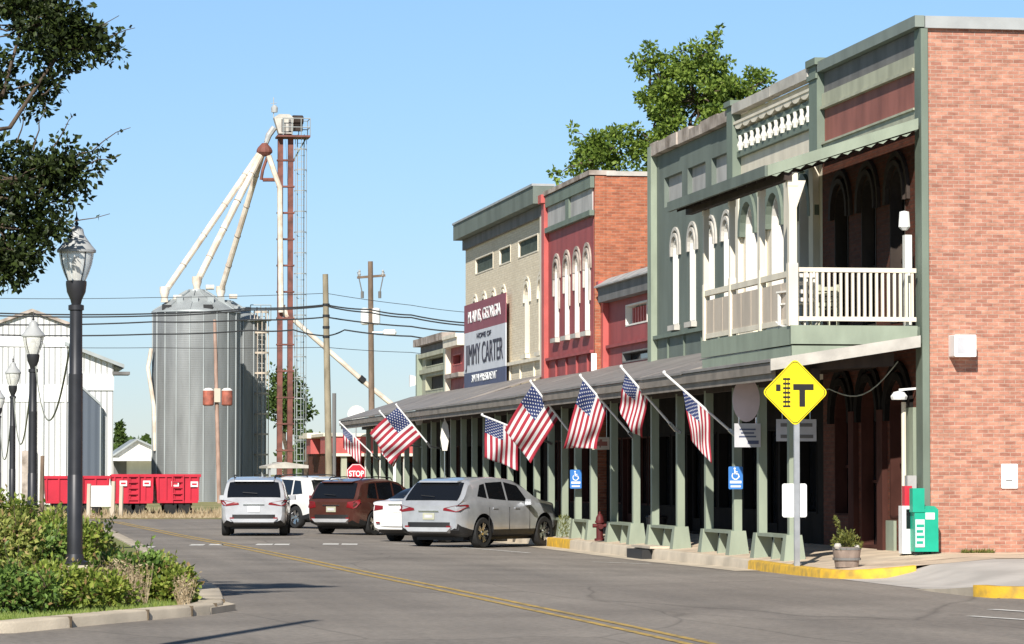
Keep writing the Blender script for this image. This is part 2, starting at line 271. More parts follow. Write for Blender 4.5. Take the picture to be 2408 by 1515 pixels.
# ------------------------------------------------------------------ mesh building
ROOTM = {}
class MB:
    def __init__(s): s.v = []; s.f = []; s.mi = []; s.uv = {}
    def face(s, idx, m=0): s.f.append(tuple(idx)); s.mi.append(m)
    def add(s, pts): i = len(s.v); s.v.extend(Vector(p) for p in pts); return i
    def poly(s, pts, m=0): i = s.add(pts); s.face(range(i, i+len(pts)), m); return s
    def hexa(s, p, m=0):
        i = s.add(p)
        for q in ((0, 3, 2, 1), (4, 5, 6, 7), (0, 1, 5, 4), (1, 2, 6, 5), (2, 3, 7, 6), (3, 0, 4, 7)): s.face([i+k for k in q], m)
        return s
    def box(s, x0, x1, y0, y1, z0, z1, m=0):
        if x0 > x1: x0, x1 = x1, x0
        if y0 > y1: y0, y1 = y1, y0
        return s.hexa([(x0, y0, z0), (x1, y0, z0), (x1, y1, z0), (x0, y1, z0), (x0, y0, z1), (x1, y0, z1), (x1, y1, z1), (x0, y1, z1)], m)
    def bar(s, p, q, w, h, up=(0, 0, 1), m=0):
        p, q = Vector(p), Vector(q); d = (q-p).normalized(); a = d.cross(Vector(up))
        if a.length < 1e-4: a = d.cross(Vector((1, 0, 0)))
        a.normalize(); b = a.cross(d).normalized(); a *= w/2; b *= h/2
        return s.hexa([p-a-b, p+a-b, p+a+b, p-a+b, q-a-b, q+a-b, q+a+b, q-a+b], m)
    def tube(s, pts, r, n=8, m=0, cap=True):
        pts = [Vector(p) for p in pts]; k = len(pts)
        rs = r if isinstance(r, (list, tuple)) else [r]*k
        ref = None; rings = []
        for i, p in enumerate(pts):
            t = (pts[min(i+1, k-1)]-pts[max(i-1, 0)]).normalized()
            if ref is None: ref = t.orthogonal().normalized()
            a = (ref - t*ref.dot(t)).normalized(); b = t.cross(a); ref = a
            rings.append(s.add([p+(a*math.cos(2*math.pi*j/n)+b*math.sin(2*math.pi*j/n))*rs[i] for j in range(n)]))
        for a, b in zip(rings, rings[1:]):
            for j in range(n): s.face((a+j, a+(j+1) % n, b+(j+1) % n, b+j), m)
        if cap: s.face([rings[0]+j for j in reversed(range(n))], m); s.face([rings[-1]+j for j in range(n)], m)
        return s
    def lathe(s, prof, c=(0, 0, 0), n=16, m=0, axis='z', cap=True):
        rings = []; c = Vector(c)
        for r, z in prof:
            ring = []
            for j in range(n):
                a = 2*math.pi*j/n; x, y = r*math.cos(a), r*math.sin(a)
                ring.append(c+Vector((x, y, z) if axis == 'z' else (x, z, y) if axis == 'y' else (z, x, y)))
            rings.append(s.add(ring))
        for a, b in zip(rings, rings[1:]):
            for j in range(n): s.face((a+j, a+(j+1) % n, b+(j+1) % n, b+j), m)
        if cap: s.face([rings[0]+j for j in reversed(range(n))], m); s.face([rings[-1]+j for j in range(n)], m)
        return s
    def prism(s, pts, vec, m=0):
        n = len(pts); vec = Vector(vec); a = s.add(pts); b = s.add([Vector(p)+vec for p in pts])
        s.face([a+i for i in reversed(range(n))], m); s.face([b+i for i in range(n)], m)
        for i in range(n): s.face((a+i, a+(i+1) % n, b+(i+1) % n, b+i), m)
        return s
    def ring(s, outer, inner, vec, m=0):
        n = len(outer); vec = Vector(vec)
        o, i_, o2, i2 = s.add(outer), s.add(inner), s.add([Vector(p)+vec for p in outer]), s.add([Vector(p)+vec for p in inner])
        for k in range(n-1):
            for q in ((o+k, o+k+1, i_+k+1, i_+k), (o2+k, i2+k, i2+k+1, o2+k+1), (i_+k, i_+k+1, i2+k+1, i2+k), (o+k, o2+k, o2+k+1, o+k+1)): s.face(q, m)
        for k in (0, n-1): s.face((o+k, i_+k, i2+k, o2+k), m)
        return s
    def leaf(s, p, d, nrm, L, W, m=0):
        d = d.normalized(); a = d.cross(nrm)
        if a.length < 1e-4: a = d.orthogonal()
        a.normalize(); n = a.cross(d)
        s.poly([p, p+d*L*.45+a*W*.5+n*L*.06, p+d*L, p+d*L*.45-a*W*.5+n*L*.06], m)
    def mesh(s, name, mats):
        me = bpy.data.meshes.new(name); me.from_pydata([tuple(v) for v in s.v], [], s.f)
        for m in (mats if isinstance(mats, (list, tuple)) else [mats]): me.materials.append(m)
        if any(s.mi): me.polygons.foreach_set('material_index', s.mi)
        return me
    def build(s, name, mats, parent=None, smooth=False, fix=True, local=False, ang=35, label=None):
        me = s.mesh(name, mats)
        o = bpy.data.objects.new(name, me); COL.objects.link(o)
        if parent is not None:
            o.parent = parent; mat = ROOTM.get(parent.name)
            if mat is not None:
                ROOTM[o.name] = mat
                if not local: me.transform(mat.inverted())
        if fix and len(s.f) < 60000:
            bm = bmesh.new(); bm.from_mesh(me); bmesh.ops.recalc_face_normals(bm, faces=bm.faces); bm.to_mesh(me); bm.free()
        if smooth:
            me.polygons.foreach_set('use_smooth', [True]*len(me.polygons)); me.set_sharp_from_angle(angle=R(ang))
        me.update()
        if label: o['label'] = label
        return o
def tag(o, label, cat, group=None, kind=None):
    if label: o['label'] = label
    if cat: o['category'] = cat
    if group: o['group'] = group
    if kind: o['kind'] = kind
    return o
def thing(name, label, cat, loc=(0, 0, 0), rotz=0., group=None):
    o = bpy.data.objects.new(name, None); COL.objects.link(o); o.location = loc; o.rotation_euler = (0, 0, rotz); o.empty_display_size = .2
    ROOTM[o.name] = Matrix.Translation(Vector(loc)) @ Matrix.Rotation(rotz, 4, 'Z')
    return tag(o, label, cat, group)
def struct(o): o['kind'] = 'structure'; return o
def children(o): return [c for c in COL.objects if c.parent == o]
def copy_tree(o, parent=None, **kw):
    kids = children(o); c = o.copy(); COL.objects.link(c); c.parent = parent
    for ch in kids: copy_tree(ch, c)
    return c
def outward(me):
    bm = bmesh.new(); bm.from_mesh(me); bmesh.ops.remove_doubles(bm, verts=bm.verts, dist=1e-5); bmesh.ops.recalc_face_normals(bm, faces=bm.faces)
    if bm.calc_volume(signed=True) < 0: bmesh.ops.reverse_faces(bm, faces=bm.faces)
    bm.to_mesh(me); bm.free()
def boolean(o, cutters, op='DIFFERENCE'):
    me = MB_merge(cutters); c = bpy.data.objects.new('cutter', me); COL.objects.link(c); c.matrix_world = Matrix.Identity(4)
    outward(o.data)
    md = o.modifiers.new('b', 'BOOLEAN'); md.operation = op; md.object = c; md.solver = 'EXACT'
    bpy.context.view_layer.update()
    dg = bpy.context.evaluated_depsgraph_get(); ev = o.evaluated_get(dg)
    nm = bpy.data.meshes.new_from_object(ev, depsgraph=dg); nm.name = o.data.name
    o.modifiers.clear(); old = o.data; o.data = nm; bpy.data.meshes.remove(old)
    bpy.data.objects.remove(c); bpy.data.meshes.remove(me)
def MB_merge(mb):
    me = mb.mesh('cutter', []); bm = bmesh.new(); bm.from_mesh(me); bmesh.ops.recalc_face_normals(bm, faces=bm.faces); bm.to_mesh(me); bm.free(); return me
def text(body, size, origin, xdir, ydir, mat, parent, depth=.01, align='CENTER', width=None, name='lettering', bold=0.):
    cu = bpy.data.curves.new('t', 'FONT'); cu.body = body; cu.size = size; cu.extrude = depth; cu.align_x = align; cu.align_y = 'CENTER'; cu.offset = bold
    o = bpy.data.objects.new('t', cu); COL.objects.link(o); bpy.context.view_layer.update()
    dg = bpy.context.evaluated_depsgraph_get(); me = bpy.data.meshes.new_from_object(o.evaluated_get(dg)); bpy.data.objects.remove(o)
    me.name = name; x, y = Vector(xdir).normalized(), Vector(ydir).normalized(); z = x.cross(y)
    xs = [v.co.x for v in me.vertices]; k = 1. if not width else width/max(1e-6, max(xs)-min(xs))
    mat4 = Matrix(((x.x, y.x, z.x, origin[0]), (x.y, y.y, z.y, origin[1]), (x.z, y.z, z.z, origin[2]), (0, 0, 0, 1)))
    me.transform(Matrix.Scale(k, 4, Vector((1, 0, 0)))); me.transform(mat4)
    rm = ROOTM.get(parent.name)
    if rm is not None: me.transform(rm.inverted())
    me.materials.clear(); me.materials.append(mat)
    ob = bpy.data.objects.new(name, me); COL.objects.link(ob); ob.parent = parent
    if rm is not None: ROOTM[ob.name] = rm
    return ob
def rnd(a, b): return random.uniform(a, b)
def rvec():
    while True:
        v = Vector((rnd(-1, 1), rnd(-1, 1), rnd(-1, 1)))
        if .05 < v.length < 1: return v.normalized()
# ------------------------------------------------------------------ ground, road, pavement
def sm(t): t = max(0., min(1., t)); return t*t*(3-2*t)
def zroad(x, y): return -.08*sm((x-9)/5.5)*sm((y-54)/20) - .01*sm((y-54)/20)
def zwalk(x, y): return .12+.21*max(0., min(1., (x-14.95)/2.4)) + .012
def grid(name, xs, ys, zf, mat):
    mb = MB(); nx, ny = len(xs), len(ys)
    i = mb.add([(x, y, zf(x, y)) for y in ys for x in xs])
    for b in range(ny-1):
        for a in range(nx-1):
            k = i+b*nx+a; mb.face((k, k+1, k+nx+1, k+nx))
    return struct(mb.build(name, mat, smooth=True))
def lin(a, b, n): return [a+(b-a)*i/n for i in range(n+1)]
g = MB(); g.poly([(-2500, -300, -.3), (2500, -300, -.3), (2500, 3500, -.3), (-2500, 3500, -.3)]); struct(g.build('ground', M['field']))
grid('road', [-60, -20, -5, 0, 3]+lin(4, 15.02, 22), [-20, 0]+lin(10, 134, 62), zroad, M['asphalt'])
g = MB(); g.poly([(15.02, 129.2, -.141), (90, 129.2, -.14), (90, 134, -.14), (15.02, 134, -.141)]); struct(g.build('cross_road', M['asphalt']))
grid('field', [-400, -100, -40]+lin(-20, 60, 20)+[100, 500], [133.6, 150, 180, 220, 300, 500, 900, 1600], lambda x, y: .03 if y > 134 else -.12, M['field'])
# pavement in front of the shops and round the corner
def curbx(y): return 14.95 - .25*sm((66-y)/8)
mb = MB(); ys = lin(57.2, 129.2, 60)
rows = [mb.add([(curbx(y)+.14 + (17.45-curbx(y)-.14)*k/6, y, zwalk(curbx(y)+.14+(17.45-curbx(y)-.14)*k/6, y)) for k in range(7)]) for y in ys]
for a, b in zip(rows, rows[1:]):
    for k in range(6): mb.face((a+k, a+k+1, b+k+1, b+k))
c = mb.add([(15.1, 56.5, zwalk(15.1, 56)), (15.7, 55.9, zwalk(15.7, 56)), (17.45, 55.9, zwalk(17.45, 56)), (17.45, 57.2, zwalk(17.45, 57))]); mb.face((c, c+1, c+2, c+3, rows[0]+6, rows[0]))
d = mb.add([(17.45, 55.9, zwalk(18, 56)), (70, 55.9, .36), (70, 60.05, .36), (17.45, 60.05, zwalk(18, 60))]); mb.face((d, d+1, d+2, d+3))
pv = struct(mb.build('pavement', M['sidewalk'], smooth=True))
mb = MB(); xs = [14.75, 15.2, 15.5, 15.9, 16.3, 16.8, 17.4, 18.2, 30, 70]
zd = lambda x, y: .005+(zwalk(x, y)-.012)*max(0., min(1., (x-15.4)/.9))*sm((y-47.5)/8.4)
r1 = [mb.add([(x, y, zd(x, y)) for x in xs]) for y in (47.2, 49, 51, 53, 54.5, 56.02)]
for a, b in zip(r1, r1[1:]):
    for k in range(len(xs)-1): mb.face((a+k, a+k+1, b+k+1, b+k))
struct(mb.build('driveway', M['drive'], smooth=True))
# side street to the near side of the drive
g = MB(); g.poly([(15.02, -20, -.004), (90, -20, -.004), (90, 47.2, -.004), (15.02, 47.2, -.004)]); struct(g.build('side_road', M['asphalt']))
def kerb(name, pts, zt, mat, w=.16, zb=-.25, closed=False):
    mb = MB(); P = [Vector((p[0], p[1], 0)) for p in pts]; rg = []
    for i, p in enumerate(P):
        t = (P[min(i+1, len(P)-1)]-P[max(i-1, 0)]).normalized(); n = Vector((-t.y, t.x, 0))
        z = zt(p.x, p.y) if callable(zt) else zt
        rg.append(mb.add([p-n*w/2+Vector((0, 0, zb)), p-n*(w/2-.02)+Vector((0, 0, z-.025)), p-n*(w/2-.045)+Vector((0, 0, z)), p+n*w/2+Vector((0, 0, z)), p+n*w/2+Vector((0, 0, zb))]))
    for a, b in zip(rg, rg[1:]):
        for k in range(4): mb.face((a+k, a+k+1, b+k+1, b+k))
    mb.face([rg[0]+k for k in range(5)]); mb.face([rg[-1]+k for k in reversed(range(5))])
    return struct(mb.build(name, mat, smooth=True, ang=50))
ztop = lambda x, y: .145
K = lambda a, b: [(curbx(y)+.06, y) for y in lin(b, a, max(2, int(b-a)))]
kerb('kerb', K(86.2, 129.2), ztop, M['concrete']); kerb('kerb', K(63.2, 82.9), ztop, M['concrete'])
kerb('painted_kerb', K(82.9, 86.2), ztop, M['yellowcurb'])
kerb('painted_kerb', K(57.6, 63.2)+[(14.78, 57.0), (14.95, 56.45), (15.25, 56.05), (15.7, 55.86), (16.0, 55.84)], lambda x, y: zwalk(x, y)+.012, M['yellowcurb'], w=.24)
kerb('painted_kerb', [(30, 46.9), (17, 46.85), (15.3, 46.95), (14.8, 47.35), (14.72, 47.9)], .17, M['yellowcurb'], w=.26)
kerb('kerb', [(14.72, 47.9), (14.68, 49.4), (14.72, 51)], lambda x, y: .14-.13*sm((y-47.9)/2.6), M['concrete'], w=.2)
# gutter strip along the shop side
mb = MB(); yy = lin(62, 129, 40); rr = [mb.add([(curbx(y)-.02-.5, y, zroad(curbx(y)-.5, y)+.006), (curbx(y)+.02, y, zroad(curbx(y), y)+.012)]) for y in yy]
for a, b in zip(rr, rr[1:]): mb.face((a, a+1, b+1, b))
struct(mb.build('gutter', M['concrete']))
# centre line, crossing marks and bay lines
def strip(name, pts, off, w, mat, dz=.006):
    mb = MB(); P = [Vector((p[0], p[1], 0)) for p in pts]; prev = None
    for i, p in enumerate(P):
        t = (P[min(i+1, len(P)-1)]-P[max(i-1, 0)]).normalized(); n = Vector((t.y, -t.x, 0))
        a, b = p+n*(off-w/2), p+n*(off+w/2)
        k = mb.add([(a.x, a.y, zroad(a.x, a.y)+dz), (b.x, b.y, zroad(b.x, b.y)+dz)])
        if prev is not None: mb.face((prev, prev+1, k+1, k))
        prev = k
    return struct(mb.build(name, mat))
CL = [(5.2, 131.5), (5.75, 126.2), (6.03, 114.2), (6.3, 100), (6.66, 89), (6.88, 81), (7.1, 70), (7.24, 60.3), (7.42, 52.6), (7.56, 44.8), (7.66, 39.9), (7.71, 36), (7.8, 28), (7.9, 10)]
def dens(P):
    o = []
    for a, b in zip(P, P[1:]):
        n = max(1, int(abs(b[1]-a[1])/1.5)); o += [(a[0]+(b[0]-a[0])*i/n, a[1]+(b[1]-a[1])*i/n) for i in range(n)]
    return o+[P[-1]]
CLd = dens(CL)
strip('centre_line', CLd, -.13, .11, M['yellowline']); strip('centre_line', CLd, .13, .11, M['yellowline'])
for u0, u1, v in ((288, 322, 1288), (338, 358, 1286), (452, 476, 1281), (497, 520, 1280.5), (607, 637, 1280), (650, 676, 1280), (764, 792, 1279), (808, 836, 1279)):
    a, b = atZ(u0, v), atZ(u1, v); strip('crossing_mark', [(a.x-.05, a.y), (b.x+.05, b.y)], 0, 1.5, M['whiteline'])
for (u0, v0), (u1, v1), w in (((925, 1281), (1060, 1286), .12), ((1060, 1286), (1245, 1299), .14), ((1392, 1321), (1530, 1326), .12), ((2330, 1434), (2480, 1444), .16), ((2280, 1450), (2460, 1462), .14)):
    a, b = atZ(u0, v0, -.06 if v0 < 1400 else 0), atZ(u1, v1, -.06 if v0 < 1400 else 0)
    strip('bay_line', dens([(a.x, a.y), (b.x, b.y)]) if abs(a.y-b.y) > 3 else [(a.x, a.y), (b.x, b.y)], 0, w, M['whiteline'], .008)
# planter island
PL = [(-40, 36.5), (-8, 37.3), (-2, 38.0), (.5, 38.9), (1.74, 41.3), (2.5, 42.6), (2.95, 43.4), (3.2, 44.3), (3.35, 46), (3.6, 50), (4.0, 70), (4.3, 100), (4.45, 118)]
mb = MB(); mb.poly([(x, y, .1) for x, y in PL]+[(-40, 118, .1)]); struct(mb.build('planting_bed', M['grass']))
kerb('kerb', [(x+.05, y-.05) for x, y in PL], .13, M['concrete'], w=.34)
jm = MB()
for a, b in zip(PL, PL[1:]):
    d_ = math.hypot(b[0]-a[0], b[1]-a[1]); n_ = max(1, int(d_/2.2)) if b[1] < 47 and b[0] > -9 else 0
    for k in range(n_):
        x_, y_ = a[0]+(b[0]-a[0])*(k+.5)/n_+.05, a[1]+(b[1]-a[1])*(k+.5)/n_-.05; tx, ty = (b[0]-a[0])/d_, (b[1]-a[1])/d_
        jm.bar((x_-ty*.178, y_+tx*.176, .05), (x_+ty*.176, y_-tx*.176, .05), .014, .165)
struct(jm.build('kerb_joint', M['soil']))
# flat concrete nose at the tip of the island
mb = MB(); mb.prism([(2.7, 42.95, .0), (3.2, 43.45, .0), (3.6, 44.6, .0), (3.5, 46.0, .0), (3.0, 45.2, .0)], (0, 0, .085)); struct(mb.build('kerb_nose', M['concrete']))
t = thing('storm_drain', 'dark storm drain mouth in the kerb beside the parked silver car', 'storm drain', (14.85, 73.6, 0))
mb = MB(); mb.box(14.86, 15.3, 72.6, 74.7, .15, .2); mb.build('cover_slab', M['concrete'], t)
mb = MB(); mb.box(14.72, 14.95, 72.8, 74.5, -.14, .12); mb.build('inlet', M['black'], t)

# ------------------------------------------------------------------ shop fronts
def arch(yc, w, zb, zs, n=10, rect=False, g=0.):
    w = w+2*g; p = [(yc-w/2, zb-g)]
    if rect: p += [(yc-w/2, zs+g), (yc+w/2, zs+g)]
    else: p += [(yc+w/2*math.cos(math.pi-math.pi*i/n), zs+w/2*math.sin(math.pi*i/n)) for i in range(n+1)]
    return p+[(yc+w/2, zb-g)]
def FB(mb, y0, y1, z0, z1, d0, d1, m=0, X=XF): return mb.box(X-d1, X-d0, y0, y1, z0, z1, m)
def front(root, y0, y1, z0, z1, mat, ops, X=XF, name='front_wall', t=.32, low=None):
    low = low or M['shopshade']  # below the awning, shade is carried by this darker paint
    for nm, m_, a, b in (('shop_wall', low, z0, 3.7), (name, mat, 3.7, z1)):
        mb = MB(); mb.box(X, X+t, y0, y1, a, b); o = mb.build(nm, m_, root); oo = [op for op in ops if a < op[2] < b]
        if oo:
            c = MB()
            for op in oo: c.prism([(X-.2, y, z) for y, z in arch(*op[:4], rect=op[4])], (t+.6, 0, 0))
            boolean(o, c)
    return o
def window(root, op, liner, X=XF, depth=.24, hood=None, sill=None, hoodw=.1, bars=True, glass='glass', trim=.0, hoodproud=.1, name='window'):
    yc, w, zb, zs, rect = op
    mb = MB(); o = [(X-.015, y, z) for y, z in arch(yc, w, zb, zs, rect=rect, g=-.002)]; i = [(X-.015, y, z) for y, z in arch(yc, w, zb, zs, rect=rect, g=-.045)]
    mb.ring(o, i, (depth, 0, 0)); mb.box(X-.015, X+depth, yc-w/2+.003, yc+w/2-.003, zb+.003, zb+.045)
    if bars:
        mb.box(X+depth-.05, X+depth-.01, yc-w/2+.05, yc+w/2-.05, (zb+zs)/2-.03, (zb+zs)/2+.03)
    win = mb.build(name, liner, root)
    mb = MB(); mb.poly([(X+depth-.004, y, z) for y, z in arch(yc, w, zb, zs, rect=rect, g=-.01)]); mb.build('pane', M[glass], win)
    if hood:
        mb = MB(); n = 10
        for g0, g1, d in ((.05, .05+hoodw, hoodproud), (.05+hoodw+.07, .05+hoodw*2+.07, hoodproud*.7)) if not rect else ((.05, .05+hoodw, hoodproud),):
            a = arch(yc, w, zs-.12, zs, rect=rect, g=g1); b = arch(yc, w, zs-.12, zs, rect=rect, g=g0)
            a[0] = (a[0][0], zs-.12); a[-1] = (a[-1][0], zs-.12); b[0] = (b[0][0], zs-.12); b[-1] = (b[-1][0], zs-.12)
            mb.ring([(X-d, y, z) for y, z in a], [(X-d, y, z) for y, z in b], (d-.003, 0, 0))
        mb.build('hood', hood, win)
    if sill:
        mb = MB(); mb.box(X-.14, X-.002, yc-w/2-.1, yc+w/2+.1, zb-.13, zb-.003); mb.build('sill', sill, win)
    return win
def shopfront(root, y0, y1, frame, panel, X=XF, door=None):
    """shop windows and a door under the covered walkway: bays of glass over a low panel"""
    ops = []; n = max(3, round((y1-y0-.8)/1.75)); w = (y1-y0-.8)/n
    for k in range(n):
        yc = y0+.4+w*(k+.5); d = (k == (n//2 if door is None else door))
        ops.append((yc, w-.22, .36 if d else .95, 2.75, True, d))
    return ops
def fit_shop(root, ops, frame, X=XF):
    for yc, w, zb, zs, rect, d in ops:
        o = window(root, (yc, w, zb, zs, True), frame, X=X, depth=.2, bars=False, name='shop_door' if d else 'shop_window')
        if d:
            mb = MB(); mb.box(X+.1, X+.16, yc-w/2+.06, yc-w/2+.2, zb+.05, zs-.05); mb.box(X+.1, X+.16, yc+w/2-.2, yc+w/2-.06, zb+.05, zs-.05); mb.box(X+.1, X+.16, yc-w/2+.2, yc+w/2-.2, zb+.05, zb+.35); mb.build('door_leaf', frame, o)

DEEP = 29.
def body(root, y0, y1, z1, mat, X=XF+.32, x1=DEEP):
    mb = MB(); mb.box(X, x1, y0, y1, -.3, z1); return mb.build('wall', mat, root)
def flatroof(root, y0, y1, z, X=XF+.6, x1=DEEP-.3):
    mb = MB(); mb.box(X, x1, y0+.3, y1-.3, z, z+.06); return mb.build('roof', M['darkgrey'], root)

# ---- B1: corner brick house with balcony
Y0, Y1, Y2, Y3, Y4, Y5, Y6, Y7, Y8 = 59.9, 67.4, 75.0, 84.45, 92.45, 100.3, 116.9, 120.7, 128.5
b1 = thing('corner_brick_building', 'orange brick corner building with a balcony and bare side wall', 'building', (XF, Y0, 0))
body(b1, Y0, Y1, 9.92, M['brickside'], X=XF+.32, x1=60.)
up = [(61.75, 1.05, 4.62, 7.0, False), (63.8, 1.05, 4.62, 7.0, False), (65.85, 1.05, 4.62, 7.0, False)]
lo = [(61.75, 1.2, .95, 2.9, False), (63.8, 1.25, .36, 2.9, False), (65.85, 1.2, .95, 2.9, False)]
mb = MB(); mb.box(XF+.002, XF+.318, Y0, Y0+.14, -.3, 9.92); mb.build('wall_end', M['brickside'], b1)
front(b1, Y0+.145, Y1, -.3, 9.92, M['brickdark'], up+lo, low=M['brickshade'])
for op in up: window(b1, op, M['wooddark'], hood=M['wooddark'], glass='glass')  # frames and hoods toned dark too, for the shade under the canopy
for op in lo: window(b1, op, M['shopbrownshade'], hood=M['shopshade'], hoodw=.14, glass='glass', name='shop_door' if op[2] < .5 else 'shop_window')
def part(root, name, mat, *boxes, X=XF, label=None):
    mb = MB()
    for b in boxes: FB(mb, *b, X=X)
    return mb.build(name, mat, root, label=label)
part(b1, 'coping', M['copingshade'], (Y0-.06, Y1-.3, 9.94, 10.15, .022, .2)); mb = MB(); mb.box(XF-.02+.005, 60, Y0-.1, Y0+.34, 9.92, 10.14); mb.box(XF+1.9, XF+1.98, Y0-.11, Y0-.09, 9.91, 10.16)
mb.build('coping', M['metalcoping'], b1)
part(b1, 'pilaster', M['green'], (Y0+.0, Y0+.36, -.1, 9.93, 0.003, .095)); 
mb = MB(); mb.box(XF-.1, XF+.03, Y0-.09, Y0-.002, -.1, 9.91); mb.build('corner_strip', M['green'], b1)
part(b1, 'pilaster', M['green'], (Y1-.36, Y1+.3, 8.3, 10.1, .003, .2), (Y1-.42, Y1+.36, 10.1, 10.24, .003, .26), (Y1-.4, Y1+.34, 9.82, 9.92, .2, .24))
part(b1, 'frieze_band', M['darkgrey'], (Y0+.37, Y1-.37, 9.5, 9.93, .003, .05))
part(b1, 'frieze_moulding', M['creamgreen'], (Y0+.37, Y1-.37, 9.24, 9.5, .003, .1), (Y0+.37, Y1-.37, 9.18, 9.235, .003, .14), (Y0+.37, Y1-.37, 8.18, 8.46, .003, .08), (Y0+.37, Y1-.37, 8.46, 8.5, .003, .12))
part(b1, 'sign_panel', M['brown'], (Y0+.37, Y1-.37, 8.5, 9.18, .003, .04))
# lit corner pilaster at street level, pipe and meter
for a_, m_ in ((60.42, 'greenpost'), (62.55, 'shopbrownshade'), (64.65, 'shopbrownshade')): part(b1, 'door_casing', M[m_], (a_, a_+(.7 if a_ < 61 else .4), .3, 3.0, .003, .11))
part(b1, 'lower_panel', M['greenpost'], (61.95, 62.5, .3, .9, .003, .06))
mb = MB(); mb.tube([(XF-.2, 60.72, .35), (XF-.2, 60.72, 3.1)], .045); mb.build('downpipe', M['cream'], b1)
mb = MB(); mb.box(XF-.34, XF-.17, 60.0, 60.2, 1.25, 1.75); mb.build('meter_box', M['grey'], b1)
mb = MB(); mb.lathe([(.02, 0), (.1, -.02), (.16, -.1), (.14, -.16)], (XF-.35, 60.5, 3.3), 12); mb.bar((XF, 60.5, 3.35), (XF-.35, 60.5, 3.32), .04, .04); mb.build('porch_lamp', M['purewhite'], b1)
# balcony
BX = 14.92
mb = MB(); mb.box(BX, XF-.004, Y0+.1, Y1-.05, 4.3, 4.46); mb.build('balcony_floor', M['green'], b1)
sk = MB(); sk.box(BX-.06, BX-.012, Y0+.02, Y1, 4.12, 4.46); sk.box(BX-.04, BX-.012, Y0+.02, Y1, 3.74, 4.1); sk.box(BX-.06, XF-.17, Y0-.02, Y0+.05, 4.13, 4.47)
sk.prism([(BX-.04, Y0-.005, 3.74), (XF-.17, Y0-.005, 4.1), (BX-.04, Y0-.005, 4.1)], (0, .05, 0))
sk.build('skirt_board', M['greenpost'], b1)
mb = MB(); mb.box(BX+.101, XF-.18, Y0+.004, Y0+.09, 5.44, 5.52); mb.box(BX+.101, XF-.18, Y0+.015, Y0+.075, 4.55, 4.63); rl = mb.build('balcony_railing', M['cream'], b1)
for k in range(19):
    x = BX+.22+k*(XF-.25-BX-.22)/18; mb = MB(); mb.box(x-.024, x+.024, Y0+.02, Y0+.07, 4.63, 5.44); mb.build('baluster', M['cream'], rl)
mb = MB(); mb.box(BX-.05, BX+.05, Y0+.2, Y1-.05, 5.36, 5.47); mb.box(BX-.03, BX+.03, Y0+.2, Y1-.05, 4.5, 4.6)
rf = mb.build('balcony_railing', M['cream'], b1)
pys = [Y0+.1, 62.35, 64.85, Y1-.2]
for a, b in zip(pys, pys[1:]):
    mb = MB(); mb.box(BX-.015, BX+.015, a+.09, b-.06, 4.6, 5.27); n = 3
    for k in range(1, n): yk = a+(b-a)*k/n; mb.box(BX-.022, BX-.016, yk-.01, yk+.01, 4.6, 5.27)
    mb.build('board_panel', M['tan'], rf)
for i, y in enumerate(pys):
    mb = MB(); w = .09 if i == 0 else .065
    mb.box(BX-w, BX+w, y-w, y+w, 4.46, 5.6); mb.box(BX-w*.8, BX+w*.8, y-w*.8, y+w*.8, 5.6, 7.0); mb.box(BX-w, BX+w, y-w, y+w, 7.0, 7.25)
    if i == 0: mb.hexa([(BX-.07, y-.07, 6.6), (BX+.07, y-.07, 6.6), (BX+.07, y+.07, 6.6), (BX-.07, y+.07, 6.6), (BX-.1, y-.08, 7.1), (BX+.24, y-.08, 7.1), (BX+.24, y+.08, 7.1), (BX-.1, y+.08, 7.1)])
    mb.build('balcony_post', M['cream'], b1)
mb = MB(); mb.box(XF-.32, XF-.19, Y0+.25, Y0+.42, 4.46, 6.15); mb.build('balcony_post', M['white'], b1)
mb = MB(); mb.lathe([(.0, .3), (.09, .28), (.11, 0), (.05, -.06)], (XF-.3, Y0+.36, 6.3), 10); mb.build('wall_lantern', M['purewhite'], b1)
# balcony canopy, sloping from the wall to the eave
CX, CYF = 14.45, 68.45
zc = lambda x: 7.28+(x-CX)*(8.2-7.28)/(XF-CX)
mb = MB(); mb.hexa([(CX, Y0-.05, zc(CX)), (XF-.17, Y0-.05, zc(XF-.17)), (XF-.17, CYF, zc(XF-.17)), (CX, CYF, zc(CX)), (CX, Y0-.05, zc(CX)+.05), (XF-.17, Y0-.05, zc(XF-.17)+.05), (XF-.17, CYF, zc(XF-.17)+.05), (CX, CYF, zc(CX)+.05)])
cn = mb.build('balcony_canopy', M['greenwall'], b1)
mb = MB(); mb.hexa([(CX-.03, Y0-.11, zc(CX)-.12), (XF-.16, Y0-.11, zc(XF)-.14), (XF-.16, Y0-.055, zc(XF)-.14), (CX-.03, Y0-.055, zc(CX)-.12), (CX-.03, Y0-.11, zc(CX)+.08), (XF-.16, Y0-.11, zc(XF)+.06), (XF-.16, Y0-.055, zc(XF)+.06), (CX-.03, Y0-.055, zc(CX)+.08)])
n = 12
for k in range(n):
    x0 = CX+.05+k*(XF-.3-CX)/n; x1 = x0+(XF-.3-CX)/n*.8
    mb.prism([(x0, Y0-.1, zc(x0)-.12), ((x0+x1)/2, Y0-.1, zc((x0+x1)/2)-.165), (x1, Y0-.1, zc(x1)-.12)], (0, .03, 0))
mb.build('rake_board', M['greenpost'], cn)
mb = MB(); mb.box(CX-.07, CX-.004, Y0-.05, CYF, 7.16, 7.36); mb.build('eave_board', M['greenwall'], cn)
mb = MB()
